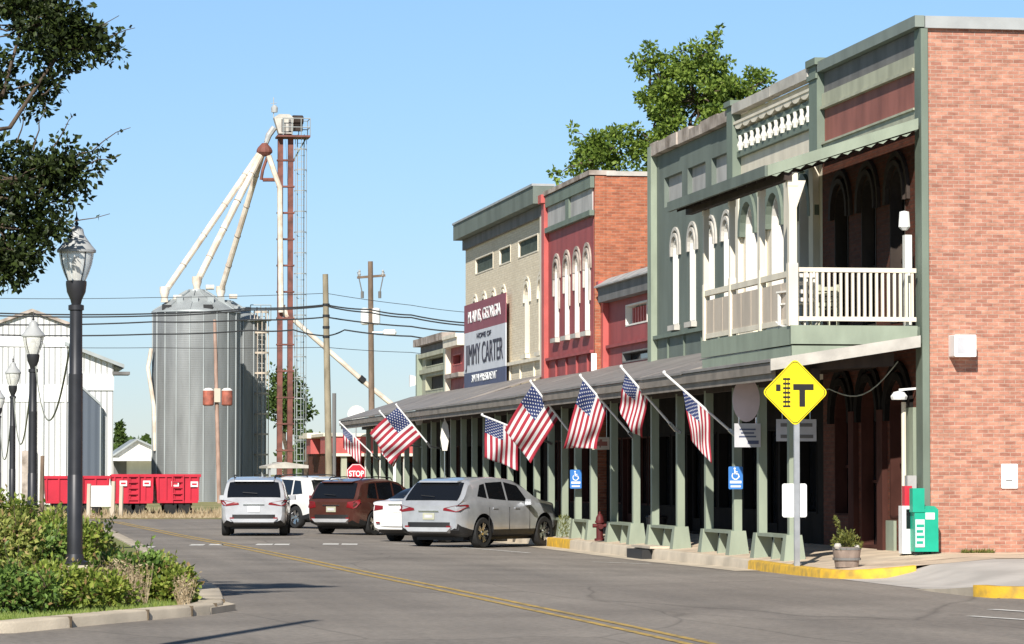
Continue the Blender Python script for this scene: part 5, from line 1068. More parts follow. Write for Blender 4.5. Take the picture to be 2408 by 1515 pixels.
for u in (830, 850, 885, 917, 945, 974): x = q3(u, 0).x; mb = MB(); mb.box(x-.32, x+.32, DY+2.1, DY+2.19, .9, 2.3); mb.build('window', M['glass'], dn)
tw = thing('red_sign_tower', 'square red sign block with a cream cap beside the wooden pole', 'sign', (q3(752, 0).x, DY+6, 0)); mb = MB(); x0, x1 = atY(733, 0, DY+6).x, atY(800, 0, DY+6).x; za, zb_ = atY(0, 1067, DY+6).z, atY(0, 1030, DY+6).z; mb.box(x0, x1, DY+6, DY+8, za, zb_); mb.build('panel', M['redtrim'], tw); mb = MB(); mb.box(x0-.2, x1+.1, DY+5.9, DY+8.1, zb_+.001, zb_+.28); mb.build('cap', M['cream'], tw); mb = MB(); mb.box(x0+.9, x1-.1, DY+6.4, DY+7.8, 0, za-.002); mb.build('support', M['brown'], tw)
pv_ = thing('white_canopy', 'low pale canopy over dark machinery before the elevator', 'canopy', (q3(690, 0).x, 185, 0)); x0, x1 = atY(632, 0, 185).x, atY(742, 0, 185).x; z = atY(0, 1096, 185).z
mb = MB(); mb.prism([(x0, 185, z), ((x0+x1)/2-.3, 185, z+.22), (x1, 185, z), (x1, 185, z-.12), (x0, 185, z-.12)], (0, 5, 0)); mb.build('roof', M['palestone'], pv_)
mb = MB(); [mb.box(x+a, x+a+.1, 185.1+b, 185.2+b, 0, z-.121) for x, a in ((x0, .1), (x1, -.2)) for b in (0, 4.6)]; mb.build('frame', M['galvpost'], pv_)
tk = thing('farm_machine', 'dark piece of farm machinery parked under the low pale canopy', 'farm machine', ((x0+x1)/2, 187, 0)); xm = (x0+x1)/2
mb = MB(); mb.prism([(xm-1.2, 186.5, .5), (xm-1.2, 186.5, 1.4), (xm-.4, 186.5, 1.7), (xm-.2, 186.5, 1.2), (xm+1.2, 186.5, 1.1), (xm+1.3, 186.5, .5)], (0, 1.4, 0)); mb.build('body', M['darkgrey'], tk)
for a in (-.8, .8): mb = MB(); mb.lathe([(.2, -.12), (.45, -.12), (.48, 0), (.45, .12), (.2, .12)], (xm+a, 186.4, .48), 14, axis='y'); mb.build('wheel', M['rubber'], tk)
s = atY(838, 972, 166); t = thing('satellite_dish', 'white satellite dish on a mast above the far end of the walkway', 'satellite dish', (s.x, 166, 3.6)); mb = MB(); mb.lathe([(0, .16), (.22, .12), (.42, 0), (.44, -.02), (.22, .06), (0, .1)], (s.x, 166, s.z-.05), 18, axis='y'); [v.__setitem__(2, v[2]) for v in mb.v]; mb.build('dish', M['purewhite'], t, smooth=True); mb = MB(); mb.tube([(s.x, 166.2, 3.5), (s.x, 166.2, s.z)], .04, 6); mb.build('mast', M['galvpost'], t)
s = atY(975, 896, 128.8); t = thing('floodlight', 'white floodlight cone fixed to the end corner of the row', 'floodlight', s); mb = MB(); mb.hexa([(s.x-.2, 128.6, s.z-.22), (s.x-.2, 128.9, s.z-.22), (s.x+.16, 128.8, s.z-.12), (s.x+.16, 128.65, s.z-.12), (s.x-.2, 128.6, s.z+.22), (s.x-.2, 128.9, s.z+.22), (s.x+.16, 128.8, s.z+.14), (s.x+.16, 128.65, s.z+.14)]); mb.build('hood', M['purewhite'], t); mb = MB(); mb.bar((s.x+.16, 128.72, s.z), (XF, 128.72, s.z), .05, .05); mb.build('arm', M['galvpost'], t)
# stop sign at the crossing
s = atY(838, 1114, 117.); t = thing('stop_sign', 'red octagonal stop sign showing over the roof of the brown car', 'stop sign', (s.x, 117, 0)); r = .36
mb = MB(); oc = lambda r: [(s.x+r*math.cos(R(22.5+45*k)), 117, s.z+r*math.sin(R(22.5+45*k))) for k in range(8)]; mb.prism(oc(r), (0, .008, 0)); p_ = mb.build('plate', M['signred'], t); mb = MB(); a_, b_ = [Vector(v)-Vector((0, .004, 0)) for v in oc(.345)], [Vector(v)-Vector((0, .004, 0)) for v in oc(.322)]; mb.ring(a_+a_[:1], b_+b_[:1], (0, .003, 0)); mb.build('border', M['purewhite'], p_)
text('STOP', .27, (s.x, 117-.006, s.z-.01), (1, 0, 0), (0, 0, 1), M['purewhite'], p_, .003, width=.52, bold=.008); mb = MB(); mb.box(s.x-.03, s.x+.03, 117.01, 117.06, -.1, s.z+.3); mb.build('post', M['galvpost'], t)
# ------------------------------------------------------------------ poles and wires
def pole(name, label, u, vt, Y, r, mat, lean=0., ub=None):
    T_ = atY(u, vt, Y); b = atY(ub or u, 1112, Y); t = thing(name, label, 'utility pole', (b.x, Y, 0)); mb = MB(); mb.tube([(b.x, Y, -.2), (T_.x, Y, T_.z)], [r*1.15, r*.85], 12); mb.build('shaft', M[mat], t, smooth=True, ang=60); return t, T_
t, T_ = pole('utility_pole', 'bare greenish wooden pole standing clear against the sky', 765, 645, 138, .135, 'wood', ub=776)
for v in (717, 743, 770, 792): a = atY(767, v, 138); mb = MB(); mb.tube([(a.x, 138, a.z-.05), (a.x, 138, a.z+.05)], .15, 10); mb.build('band', M['black'], t)
mb = MB(); a, b = atY(786, 925, 138), atY(786, 1120, 138); mb.tube([a, (b.x, 138, .1)], .08, 8); mb.build('cable_guard', M['darkgrey'], t)
t, T_ = pole('utility_pole', 'brown utility pole with a crossarm and three insulators behind the awning', 871, 615, 172, .15, 'woodbrown', ub=876)
a, b = atY(840, 653, 172), atY(906, 648, 172); mb = MB(); mb.bar(a, b, .12, .12); ca = mb.build('crossarm', M['woodbrown'], t)
for u in (845, 872, 900): s = atY(u, 640, 172); mb = MB(); mb.lathe([(.05, -.2), (.08, -.1), (.04, -.02), (.07, .05), (.02, .12)], (s.x, 171.95, s.z), 8); mb.build('insulator', M['lampgrey'], ca)
for u, v, rr in ((858, 745, .22), (884, 745, .22)): s = atY(u, v, 172); mb = MB(); mb.lathe([(.1, .45), (rr, .4), (rr, -.35), (.12, -.42)], s, 12); mb.build('transformer', M['purewhite'], t, smooth=True)
mb = MB(); s = atY(905, 782, 172); mb.bar((T_.x, 171.9, s.z), (s.x+.4, 171.9, s.z+.05), .06, .06); mb.lathe([(.05, .3), (.16, .2), (.16, -.3), (.08, -.4)], s+Vector((.3, 0, 0)), 10, axis='x'); mb.build('lamp_arm', M['purewhite'], t)
for a in ((841, 640, 852, 690), (903, 640, 893, 690)): mb = MB(); s, e = atY(a[0], a[1], 172), atY(a[2], a[3], 172); mb.tube([s, e], .03, 5); mb.lathe([(.08, .1), (.08, -.25)], e, 8); mb.build('cutout', M['darkgrey'], t)
t, T_ = pole('utility_pole', 'rust brown service pole with two red transformers before the grain bin', 505, 752, 198, .12, 'polepink', ub=516)
for u in (489, 533): s = atY(u, 936, 198); mb = MB(); mb.lathe([(.1, .5), (.3, .45), (.32, .4), (.32, -.4), (.25, -.46)], (s.x, 197.7, s.z), 14); tr = mb.build('transformer', M['rustred'], t, smooth=True); mb = MB(); mb.lathe([(.33, .42), (.2, .55), (.0, .58)], (s.x, 197.7, s.z), 14); mb.build('lid', M['white'], tr)
mb = MB(); s = atY(510, 930, 198); mb.box(s.x-.18, s.x+.18, 197.7, 197.9, s.z-.4, s.z+.4); mb.build('bracket', M['tan'], t)
WP = 140.
WIRES = [[(-80, 737), (0, 737), (360, 738), (588, 725), (767, 717), (870, 728), (967, 741), (1103, 760), (1300, 790)], [(-80, 743), (0, 743), (360, 743), (588, 729), (767, 720), (870, 735), (967, 747), (1103, 766), (1300, 800)], [(-80, 764), (0, 764), (360, 757), (588, 752), (767, 746), (967, 768), (1103, 781), (1300, 806)],
         [(-80, 788), (0, 788), (360, 786), (588, 777), (690, 776), (767, 790), (810, 776), (967, 791), (1103, 804), (1300, 822)], [(-80, 702), (0, 702), (360, 700), (767, 690), (967, 718), (1103, 735), (1300, 760)], [(-80, 815), (0, 815), (360, 818), (767, 817), (967, 829), (1103, 840), (1300, 850)]]
WL = ['topmost of the four heavy black wires crossing the grain bins', 'black wire running just under the topmost heavy one', 'third heavy black wire, tied to the pole below the paired wires', 'lowest heavy black wire dipping at the bare wooden pole', 'faint thin wire passing above all the heavy wires', 'faint thin wire passing below all the heavy wires']
for i, (w, l) in enumerate(zip(WIRES, WL)):
    P = [atY(u, v, WP) for u, v in w]; Q = []
    for a, b in zip(P, P[1:]):
        for k in range(6): tt = k/6; Q.append(a.lerp(b, tt)+Vector((0, 0, -.05*4*tt*(1-tt)*(1 if i < 4 else .6))))
    mb = MB(); mb.tube(Q+[P[-1]], .03 if i < 4 else .012, 6); tag(mb.build('power_line', M['cable'], fix=False), l, 'power line', 'overhead power lines')
t = thing('tall_pole', 'slim dark pole outside the picture whose shadow lies on the road', 'pole', (-.55, 28.6, 0)); mb = MB(); mb.tube([(-.75, 28.2, -.1), (-.75, 28.2, 9.6)], [.17, .09], 10); mb.build('shaft', M['woodbrown'], t)

# ------------------------------------------------------------------ trees and shrubs
def leaves(mb, c, r, n, L, W, clumps, spread, up=.3, flat=1., hollow=.35):
    c = Vector(c); cl = []
    for k in range(clumps):
        d = rvec(); s = hollow+(1-hollow)*random.random()**.5; cl.append(c+Vector((d.x*r[0], d.y*r[1], d.z*r[2]))*s)
    for k in range(n):
        q_ = random.choice(cl); d = rvec(); rr = spread*random.random()**.6
        p_ = q_+Vector((d.x, d.y, d.z*flat))*rr
        mb.leaf(p_, d+rvec()*.7+Vector((0, 0, up-.3)), rvec(), L*rnd(.7, 1.25), W*rnd(.7, 1.2))
    return cl
def limbs(mb, a, b, r0, r1, wig=.1, n=6):
    a, b = Vector(a), Vector(b); P = [a.lerp(b, k/n)+(rvec()*wig*(b-a).length*.25 if 0 < k < n else Vector((0, 0, 0))) for k in range(n+1)]
    mb.tube(P, [r0+(r1-r0)*k/n for k in range(n+1)], 7)
random.seed(21)
# street tree by the lamp: crown reaching in from outside the frame
t = thing('street_tree', 'dark leafy street tree reaching over the closest lamp with bare twig tips', 'tree', (-2.6, 42.6, .14))
tr, cr = MB(), MB()
limbs(tr, (-2.6, 42.6, 0), (-2.4, 42.7, 3.2), .2, .16)
LOB = [((.75, 42.7, 7.35), (.95, .9, .55), 2700, 34), ((1.25, 42.6, 7.1), (.75, .5, .26), 950, 15), ((.55, 42.6, 6.55), (.75, .7, .4), 1300, 18), ((.45, 42.8, 7.9), (.9, .8, .5), 1700, 20), ((.6, 42.7, 5.45), (1.0, .9, .5), 3100, 32), ((1.25, 42.6, 5.7), (.55, .5, .28), 560, 12), ((.45, 42.8, 4.85), (.85, .8, .5), 2600, 26), ((.75, 42.7, 4.55), (.5, .5, .42), 900, 12), ((-1.2, 42.8, 6.2), (1.3, 1.3, 1.5), 3500, 46), ((-1.6, 43, 8.6), (1.6, 1.5, 1.2), 3500, 42), ((-3.9, 43, 6.8), (1.5, 1.5, 1.8), 3000, 42)]
for c_, r_, n_, k_ in LOB:
    ks = 43.72/42.7; c_ = (c_[0]*ks, 43.62 if c_[0] > 0 else c_[1]+.4, EYE+(c_[2]-EYE)*ks); r_ = (r_[0], r_[1]*.4 if c_[0] > 0 else r_[1], r_[2])
    cl = leaves(cr, c_, r_, n_, .095, .06, k_, .23, flat=.8)
    limbs(tr, (-2.4+rnd(-.1, .1), 42.7, 3.1+rnd(0, .5)), c_, .07, .02, .3)
    for q_ in cl[::2]: limbs(tr, c_, q_, .015, .005, .3, 4)
for (x0, z0), (x1, z1) in (((1.3, 7.1), (1.95, 7.5)), ((1.5, 7.15), (2.15, 7.35)), ((.9, 7.4), (1.2, 8.0)), ((1.2, 7.2), (1.45, 7.85)), ((1.0, 6.5), (1.25, 6.65)), ((1.3, 5.65), (2.1, 6.1)), ((1.35, 5.6), (1.95, 5.75)), ((.9, 5.8), (1.05, 6.4)), ((.7, 5.9), (.8, 6.3)), ((1.1, 5.8), (1.4, 6.25)), ((1.0, 4.9), (1.85, 5.02))):
    ks = 43.72/42.7; a, b = Vector((x0*ks, 43.6, EYE+(z0-EYE)*ks)), Vector((x1*ks, 43.5, EYE+(z1-EYE)*ks)); limbs(tr, a, b, .012, .004, .15, 5)
    for k in range(7): q_ = a.lerp(b, rnd(.2, .92)); cr.leaf(q_+rvec()*.05, rvec(), rvec(), rnd(.06, .1), rnd(.045, .065))
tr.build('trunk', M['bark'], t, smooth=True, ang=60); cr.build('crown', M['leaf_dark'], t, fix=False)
# big tree behind the shops
TYY = 142.
def tp(u, v): return atY(u, v, TYY)
b_ = tp(1620, 900); t = thing('broadleaf_tree', 'tall sunlit broadleaf tree rising behind the shop roofs', 'tree', (b_.x, TYY, 0)); tr, cr = MB(), MB()
limbs(tr, (b_.x, TYY, 0), (b_.x, TYY, 11), .45, .32); m_ = TYY/FPX*1.01
for u, v, ru, rv, n_, k_ in ((1640, 235, 125, 95, 5200, 62), (1720, 250, 85, 80, 2600, 32), (1560, 225, 75, 90, 2500, 30), (1655, 140, 75, 45, 1300, 20), (1545, 340, 90, 60, 2300, 26), (1440, 350, 85, 50, 1900, 26), (1390, 375, 60, 35, 800, 14), (1660, 380, 160, 110, 4200, 50), (1500, 460, 150, 70, 2500, 34), (1720, 480, 150, 90, 2500, 34), (1770, 210, 45, 55, 800, 14), (1530, 150, 40, 45, 420, 9)):
    c_ = tp(u, v); leaves_c = leaves(cr, c_, (ru*m_, ru*m_*.9, rv*m_), int(n_*1.05), .20, .14, int(k_*1.2), .36, flat=.75)
    limbs(tr, (b_.x, TYY, 9+rnd(0, 2)), c_, .16, .04, .3)
    for q_ in leaves_c[::3]: limbs(tr, c_, q_, .04, .012, .3, 4)
for u, v in ((1690, 68), (1672, 85), (1682, 95), (1300, 405), (1316, 418), (1350, 330), (1348, 300), (1372, 345), (1520, 110), (1505, 180), (1498, 230), (1790, 190), (1800, 200)):
    leaves(cr, tp(u, v), (.1, .1, .1), 26, .22, .15, 2, .16)
for a, b in (((1650, 140), (1690, 72)), ((1390, 375), (1302, 408)), ((1440, 350), (1350, 312)), ((1550, 200), (1522, 112))): limbs(tr, tp(*a), tp(*b), .04, .012, .2, 5)
tr.build('trunk', M['bark'], t, smooth=True, ang=60); cr.build('crown', M['leaf_tree'], t, fix=False)
def fartree(name, label, u, vt, vb, wu, Y, n, seed, L=.3):
    random.seed(seed); c_, top = atY(u, (vt+vb)/2, Y), atY(u, vt, Y); t = thing(name, label, 'tree', (c_.x, Y, 0), 0, 'trees on the far side of the tracks'); tr, cr = MB(), MB(); k_ = Y/FPX
    limbs(tr, (c_.x, Y, 0), c_, .25, .12); r = wu*k_/2; hh = (vb-vt)*k_/2
    for k in range(6): d = rvec(); cc = c_+Vector((d.x*r*.5, d.y*r*.5, d.z*hh*.55)); leaves(cr, cc, (r*.6, r*.6, hh*.5), n//6, L, L*.6, 16, r*.28); limbs(tr, c_, cc, .08, .03)
    tr.build('trunk', M['bark'], t); cr.build('crown', M['leaf_far'], t, fix=False)
fartree('broadleaf_tree', 'dense green tree right behind the rust elevator legs', 672, 858, 1075, 118, 262, 4200, 5, .38)
fartree('broadleaf_tree', 'small dark bush like tree low between the elevator and the red sign block', 718, 1008, 1075, 40, 240, 700, 6, .3)
fartree('pine_tree', 'small pointed dark tree standing next to the warehouse corner', 283, 992, 1060, 26, 330, 700, 8, .4)
random.seed(9); cr = MB()
for k in range(260):
    u = rnd(255, 380) if k % 2 else rnd(690, 1000); Y = rnd(400, 520); a = atY(u, rnd(1012, 1030), Y); leaves(cr, (a.x, Y, a.z*.45), (2.4, 2, a.z*.32), 34, 1.1, .7, 5, 1.1)
o = cr.build('treeline', M['leaf_far'], fix=False); tag(o, 'distant strip of dark trees on the horizon', 'treeline', kind='stuff')
# shrubs of the planting bed
def shrub(label, x, y, rx, ry, h, n, seed, L=.082, mat='leaf_bush', z=.1):
    random.seed(seed); t = thing('shrub', label, 'shrub', (x, y, z), 0, 'leafy shrubs in the planting bed'); st, lf = MB(), MB()
    k_ = max(8, int(26*rx*ry*h)+12); cl = leaves(lf, (x, y, z+h*.52), (rx*.86, ry*.86, h*.46), int(n*1.05), L, L*.62, k_*2, .17, up=.5, hollow=.45)
    for q_ in cl: limbs(st, (x+rnd(-.2, .2)*rx, y+rnd(-.2, .2)*ry, z), q_, .012, .005, .15, 4)
    for k in range(7): a = random.choice(cl); b = a+Vector((rnd(-.15, .15), rnd(-.1, .1), rnd(.2, .42))); limbs(st, a, b, .006, .003, .1, 3); [lf.leaf(a.lerp(b, rnd(.3, 1)), rvec()+Vector((0, 0, .5)), rvec(), L, L*.5) for _ in range(6)]
    st.build('stem', M['bark'], t, fix=False); lf.build('foliage', M[mat], t, fix=False); return t
def g0(u, Y): d = atY(u, 1112, Y); return d.x
SH = [('low leafy shrub at the tip of the planting bed by the kerb nose', g0(400, 44.9), 44.9, .42, .4, .40, 1700), ('broad low shrub behind the dry stalks beside the lamp footing', g0(305, 45.3), 45.3, .6, .55, .62, 3200), ('low round shrub in front of the lamp footing', g0(235, 43.1), 43.1, .5, .4, .34, 1500),
      ('low spreading shrub between the lamp footing and the tip', g0(352, 46.6), 46.6, .5, .5, .50, 1900), ('medium shrub at the edge of the grass under the tall bushes', g0(120, 42.0), 42.0, .6, .45, .55, 2300), ('low yellowish shrub at the picture edge above the kerb', g0(20, 41.2), 41.2, .6, .5, .5, 2200),
      ('tall leafy bush behind the lamp footing', g0(165, 46.3), 46.3, .62, .55, 1.1, 3800), ('tall leafy bush with reddish tips at the picture edge', g0(20, 44.2), 44.2, .65, .6, 1.15, 4200), ('tallest bush rising between the lamp posts', g0(95, 47.5), 47.5, .6, .6, 1.22, 3600), ('deep green bush filling the gap before the tallest bush', g0(90, 44.2), 44.2, .5, .5, .92, 2600),
      ('bush spilling past the lamp post towards the road', g0(205, 49.5), 49.5, .5, .5, .98, 2000), ('rear bush in front of the second lamp', g0(60, 56), 56, .9, .8, 1.2, 3000), ('pale bush at the back beside the third lamp', g0(-5, 52), 52, .8, .7, 1.45, 3000)]
for i, (lb, x, y, rx, ry, h, n) in enumerate(SH): shrub(lb, x, y, rx, ry, h, n, 100+i, mat=('leaf_bush', 'leaf_bush2', 'leaf_bush', 'leaf_bush3')[i % 4])
random.seed(77); mb = MB()
for k in range(420):
    u = random.choice((rnd(255, 350), rnd(262, 330), rnd(420, 450), rnd(140, 250), rnd(255, 345))); Y = rnd(43.2, 45.0); x = g0(u, Y)
    p0 = Vector((x, Y, .1)); hh = rnd(.2, .62) if u < 360 else rnd(.15, .4); p1 = p0+Vector((rnd(-.12, .12), rnd(-.1, .1), hh)); sd = Vector((.006, 0, 0)); mb.poly([p0-sd, p0+sd, p1]); 
    for _ in range(5): mb.leaf(p0.lerp(p1, rnd(.4, 1)), rvec()+Vector((0, 0, .6)), rvec(), rnd(.03, .07), rnd(.012, .025))
tag(mb.build('dry_stalks', M['dry'], fix=False), 'dry straw coloured stalks among the low shrubs', 'dry grass', kind='stuff')
mb = MB(); random.seed(5)
for k in range(15000):
    Y = rnd(38.2, 46); xm_ = 3.4 if Y > 45 else max(0, min(3.0, .5+(Y-38.9)*.62 if Y > 38.9 else .4)); x = rnd(-2.5, xm_-.2 if Y > 38.9 else .3)
    if Y < 37.9+.16*0 or (x > .4 and Y < 38.9+(x-.5)*1.95): continue
    p0 = Vector((x, Y, .098)); mb.poly([p0+Vector((-.008, 0, 0)), p0+Vector((.008, 0, 0)), p0+Vector((rnd(-.04, .04), rnd(-.03, .03), rnd(.03, .09)))])
tag(mb.build('grass', M['grassblade'], fix=False), 'short green grass strip inside the kerb of the planting bed', 'grass', kind='stuff')
mb = MB()
for k in range(9000):
    Y = rnd(134.2, 150); x = rnd(2, 16); h_ = rnd(.05, .18) if rnd(0, 1) < .85 else rnd(.15, .4); p0 = Vector((x, Y, .02)); mb.poly([p0+Vector((-.03, 0, 0)), p0+Vector((.03, 0, 0)), p0+Vector((rnd(-.12, .12), 0, h_))])
tag(mb.build('grass', M['dry'], fix=False), 'rough dry grass along the verge before the red wagons', 'grass', kind='stuff')
mb = MB()
for k in range(240): p0 = Vector((rnd(18, 18.6), 59.85-rnd(0, .12), .34)); mb.leaf(p0, rvec()+Vector((0, 0, 1)), rvec(), rnd(.04, .12), .02)
tag(mb.build('weeds', M['leaf_pot'], fix=False), 'few weeds growing at the foot of the brick flank', 'weeds', kind='stuff')
# ------------------------------------------------------------------ cars
def interp(P, x):
    if x <= P[0][0]: return P[0][1]
    for (a, b), (c, d) in zip(P, P[1:]):
        if x <= c: t = (x-a)/(c-a); return b+(d-b)*t
    return P[-1][1]
def smoothP(P, x, h=.05): return (interp(P, x-h)+2*interp(P, x)+interp(P, x+h))/4
SUV = dict(L=4.7, W=1.88, wb=2.7, ro=.98, r=.37, tum=.30,
    top=[(0, .98), (.03, 1.03), (.10, 1.10), (.28, 1.40), (.42, 1.58), (.6, 1.645), (1.2, 1.70), (2.0, 1.69), (2.6, 1.61), (3.05, 1.40), (3.45, 1.14), (3.6, 1.09), (4.2, 1.02), (4.5, .92), (4.66, .76), (4.7, .66)],
    belt=[(0, .94), (.1, 1.02), (.5, 1.06), (2, 1.01), (3.3, .99), (3.6, 1.0), (4.2, .95), (4.7, .6)],
    w=[(0, .79), (.05, .86), (.22, .92), (.7, .94), (3.8, .94), (4.25, .9), (4.6, .76), (4.7, .64)],
    bot=[(0, .42), (.12, .33), (.5, .25), (4.2, .25), (4.7, .36)], clad=.44)
SEDAN = dict(L=4.75, W=1.84, wb=2.75, ro=1.05, r=.335, tum=.34,
    top=[(0, 1.0), (.03, 1.04), (.12, 1.07), (.6, 1.1), (.75, 1.13), (1.1, 1.29), (1.45, 1.40), (1.9, 1.445), (2.4, 1.43), (2.8, 1.32), (3.3, 1.08), (3.5, 1.0), (4.2, .92), (4.55, .8), (4.72, .66), (4.75, .6)],
    belt=[(0, .96), (.12, 1.0), (.6, 1.02), (2, .96), (3.3, .93), (4.2, .86), (4.75, .55)],
    w=[(0, .78), (.05, .85), (.25, .90), (.8, .92), (3.8, .92), (4.3, .88), (4.65, .74), (4.75, .6)],
    bot=[(0, .36), (.12, .28), (.5, .2), (4.2, .2), (4.75, .3)], clad=.34)
CROSS = dict(SUV, L=4.86, W=1.94, wb=2.86, ro=1.02, r=.385, tum=.40, clad=.50,
    top=[(0, 1.0), (.03, 1.06), (.12, 1.14), (.32, 1.36), (.52, 1.565), (.68, 1.63), (1.2, 1.675), (2.0, 1.69), (2.65, 1.645), (3.1, 1.49), (3.6, 1.21), (3.74, 1.15), (4.32, 1.09), (4.64, .99), (4.82, .8), (4.86, .66)],
    belt=[(0, .97), (.12, 1.07), (.5, 1.14), (1.2, 1.13), (2, 1.08), (3.4, 1.05), (3.7, 1.06), (4.3, 1.0), (4.86, .6)],
    w=[(0, .80), (.05, .87), (.24, .95), (.7, .97), (3.9, .97), (4.4, .92), (4.76, .77), (4.86, .64)], bot=[(0, .44), (.12, .34), (.5, .26), (4.3, .26), (4.86, .38)])
def car(name, label, cx, cy, head, S, mat, sc_=(1, 1, 1), lamps='wide', sidewin=None, rearwin=(.085, .43), rails=True, plate='white', skid=None, cat='car', z=None):
    L, W, wb, ro, r = S['L'], S['W'], S['wb'], S['ro'], S['r']
    t = thing(name, label, cat, (cx, cy, zroad(cx, cy) if z is None else z), R(90-head)); t.scale = (1, 1, 1); ROOTM.pop(t.name)
    kx, ky, kz = sc_
    f = lambda P, x: smoothP(P, x, .04)
    X = sorted(set([round(L*i/46, 3) for i in range(47)]+[p[0] for p in S['top']]))
    def dims(x):
        zt, w, zb = f(S['top'], x), f(S['w'], x), f(S['bot'], x); zs = min(f(S['belt'], x), zt-.03); return zb, zs, zt, w, w-max(0., zt-zs-.04)*S['tum']
    def half(x):
        zb, zs, zt, w, wt = dims(x); g_ = zt-zs; c_ = min(.09, g_*.4)
        return [(0, zb), (w*.8, zb), (w*.95, zb+.05), (w*.995, zb+min(.18, (zs-zb)*.5)), (w*1.005, zb+(zs-zb)*.68), (w*.995, zb+(zs-zb)*.86), (w*.975, zs-.02), (w*.955, zs+.005), ((w*.955+wt+.02)/2, (zs+zt-c_)/2), (wt+.012, zt-c_), (wt*.93, zt-c_*.38), (wt*.76, zt-c_*.08), (0, zt)]
    P = lambda x, y, z_: Vector(((x-L/2)*kx, y*ky, z_*kz))
    mb = MB(); rings = []
    for x in X:
        h = half(x); rg = h+[(-y, z_) for y, z_ in reversed(h[1:-1])]; rings.append((mb.add([P(x, y, z_) for y, z_ in rg]), len(rg)))
    for (a, n), (b, _) in zip(rings, rings[1:]):
        for j in range(n): mb.face((a+j, a+(j+1) % n, b+(j+1) % n, b+j))
    mb.face([rings[0][0]+j for j in range(rings[0][1])]); mb.face([rings[-1][0]+j for j in reversed(range(rings[-1][1]))])
    o = mb.build('body', [mat, M['black']], None, smooth=True, ang=32)
    c = MB(); ax = [ro, ro+wb]
    for x in ax: c.lathe([((r+.055)*kz, -2), ((r+.055)*kz, -W/2*ky+.42), ((r+.055)*kz, -W/2*ky+.42)], P(x, 0, r/1.0), 28, axis='y'); 
    c = MB()
    for x in ax:
        for s in (-1, 1): c.lathe([((r+.055)*kz, min(s*.52, s*1.4)), ((r+.055)*kz, max(s*.52, s*1.4))], P(x, 0, r), 28, axis='y')
    boolean(o, c)
    for p in o.data.polygons:
        cz, cxx = p.center.z/kz, p.center.x/kx+L/2
        near = any(abs(cxx-x) < r+.065 and abs(p.center.y) < W/2*ky-.04 and cz < 2*r+.1 and abs(p.normal.y) < .5 for x in ax)
        p.material_index = 1 if (cz < S['clad'] and not near) or (near and cz < .9) else 0
    o.data.polygons.foreach_set('use_smooth', [True]*len(o.data.polygons)); o.data.set_sharp_from_angle(angle=R(32))
    o.parent = t
    B = lambda mb_, n, m, p=t, **k: mb_.build(n, m, p, local=True, **k)
    def ys(x, z_):
        zb, zs, zt, w, wt = dims(x); g_ = zt-zs; c_ = min(.09, g_*.4); a = (z_-zs)/max(.01, zt-c_-zs); return w*.955+(wt+.012-w*.955)*max(0, min(1, a))
    def patch(pts, nx, nz, off=.006):
        """pts: bottom rear, bottom front, top front, top rear in (x, z) on the flank"""
        mb_ = {1: MB(), -1: MB()}
        for s in (1, -1):
            rows = []
            for j in range(nz+1):
                row = []
                for i in range(nx+1):
                    a, b = i/nx, j/nz; x = (pts[0][0]*(1-a)+pts[1][0]*a)*(1-b)+(pts[3][0]*(1-a)+pts[2][0]*a)*b; z_ = (pts[0][1]*(1-a)+pts[1][1]*a)*(1-b)+(pts[3][1]*(1-a)+pts[2][1]*a)*b
                    row.append(P(x, s*(ys(x, z_)+off), z_))
                rows.append(mb_[s].add(row))
            for a, b in zip(rows, rows[1:]):
                for i in range(nx): mb_[s].face((a+i, a+i+1, b+i+1, b+i))
        return mb_.values()
    for w_ in sidewin:
        for m_ in patch(w_, 7, 4): B(m_, 'window', M['cabglass'], smooth=True)
    def topwin(x0, x1, kk, name_, ins=.0):
        m_ = MB(); rows = []; n = 8
        for j in range(n+1):
            x = x0+(x1-x0)*j/n; zb, zs, zt, w, wt = dims(x); c_ = min(.09, (zt-zs)*.4); row = []
            for i in range(11):
                a = (i/10*2-1); yy = a*wt*kk; ay = abs(yy)/wt
                z_ = zt-c_*.08*min(1, ay/.76)-(c_*.3*max(0, ay-.76)/.17 if ay > .76 else 0); row.append(P(x-.012 if x < 2 else x+.012, yy, z_+.012))
            rows.append(m_.add(row))
        for a, b in zip(rows, rows[1:]):
            for i in range(10): m_.face((a+i, a+i+1, b+i+1, b+i))
        return B(m_, name_, M['cabglass'], smooth=True)
    rw = topwin(*rearwin, .88, 'rear_window'); wx = (3.36, 2.72) if S is not SEDAN else (3.28, 2.55); topwin(wx[1], wx[0], .88, 'windscreen')
    m_ = MB(); zz = (dims(rearwin[0]+.05)[2]+.04); m_.bar(P(rearwin[0]+.0, -.1, zz), P(rearwin[0]+.02, .32, zz+.03), .015, .02); B(m_, 'wiper', M['black'], rw)
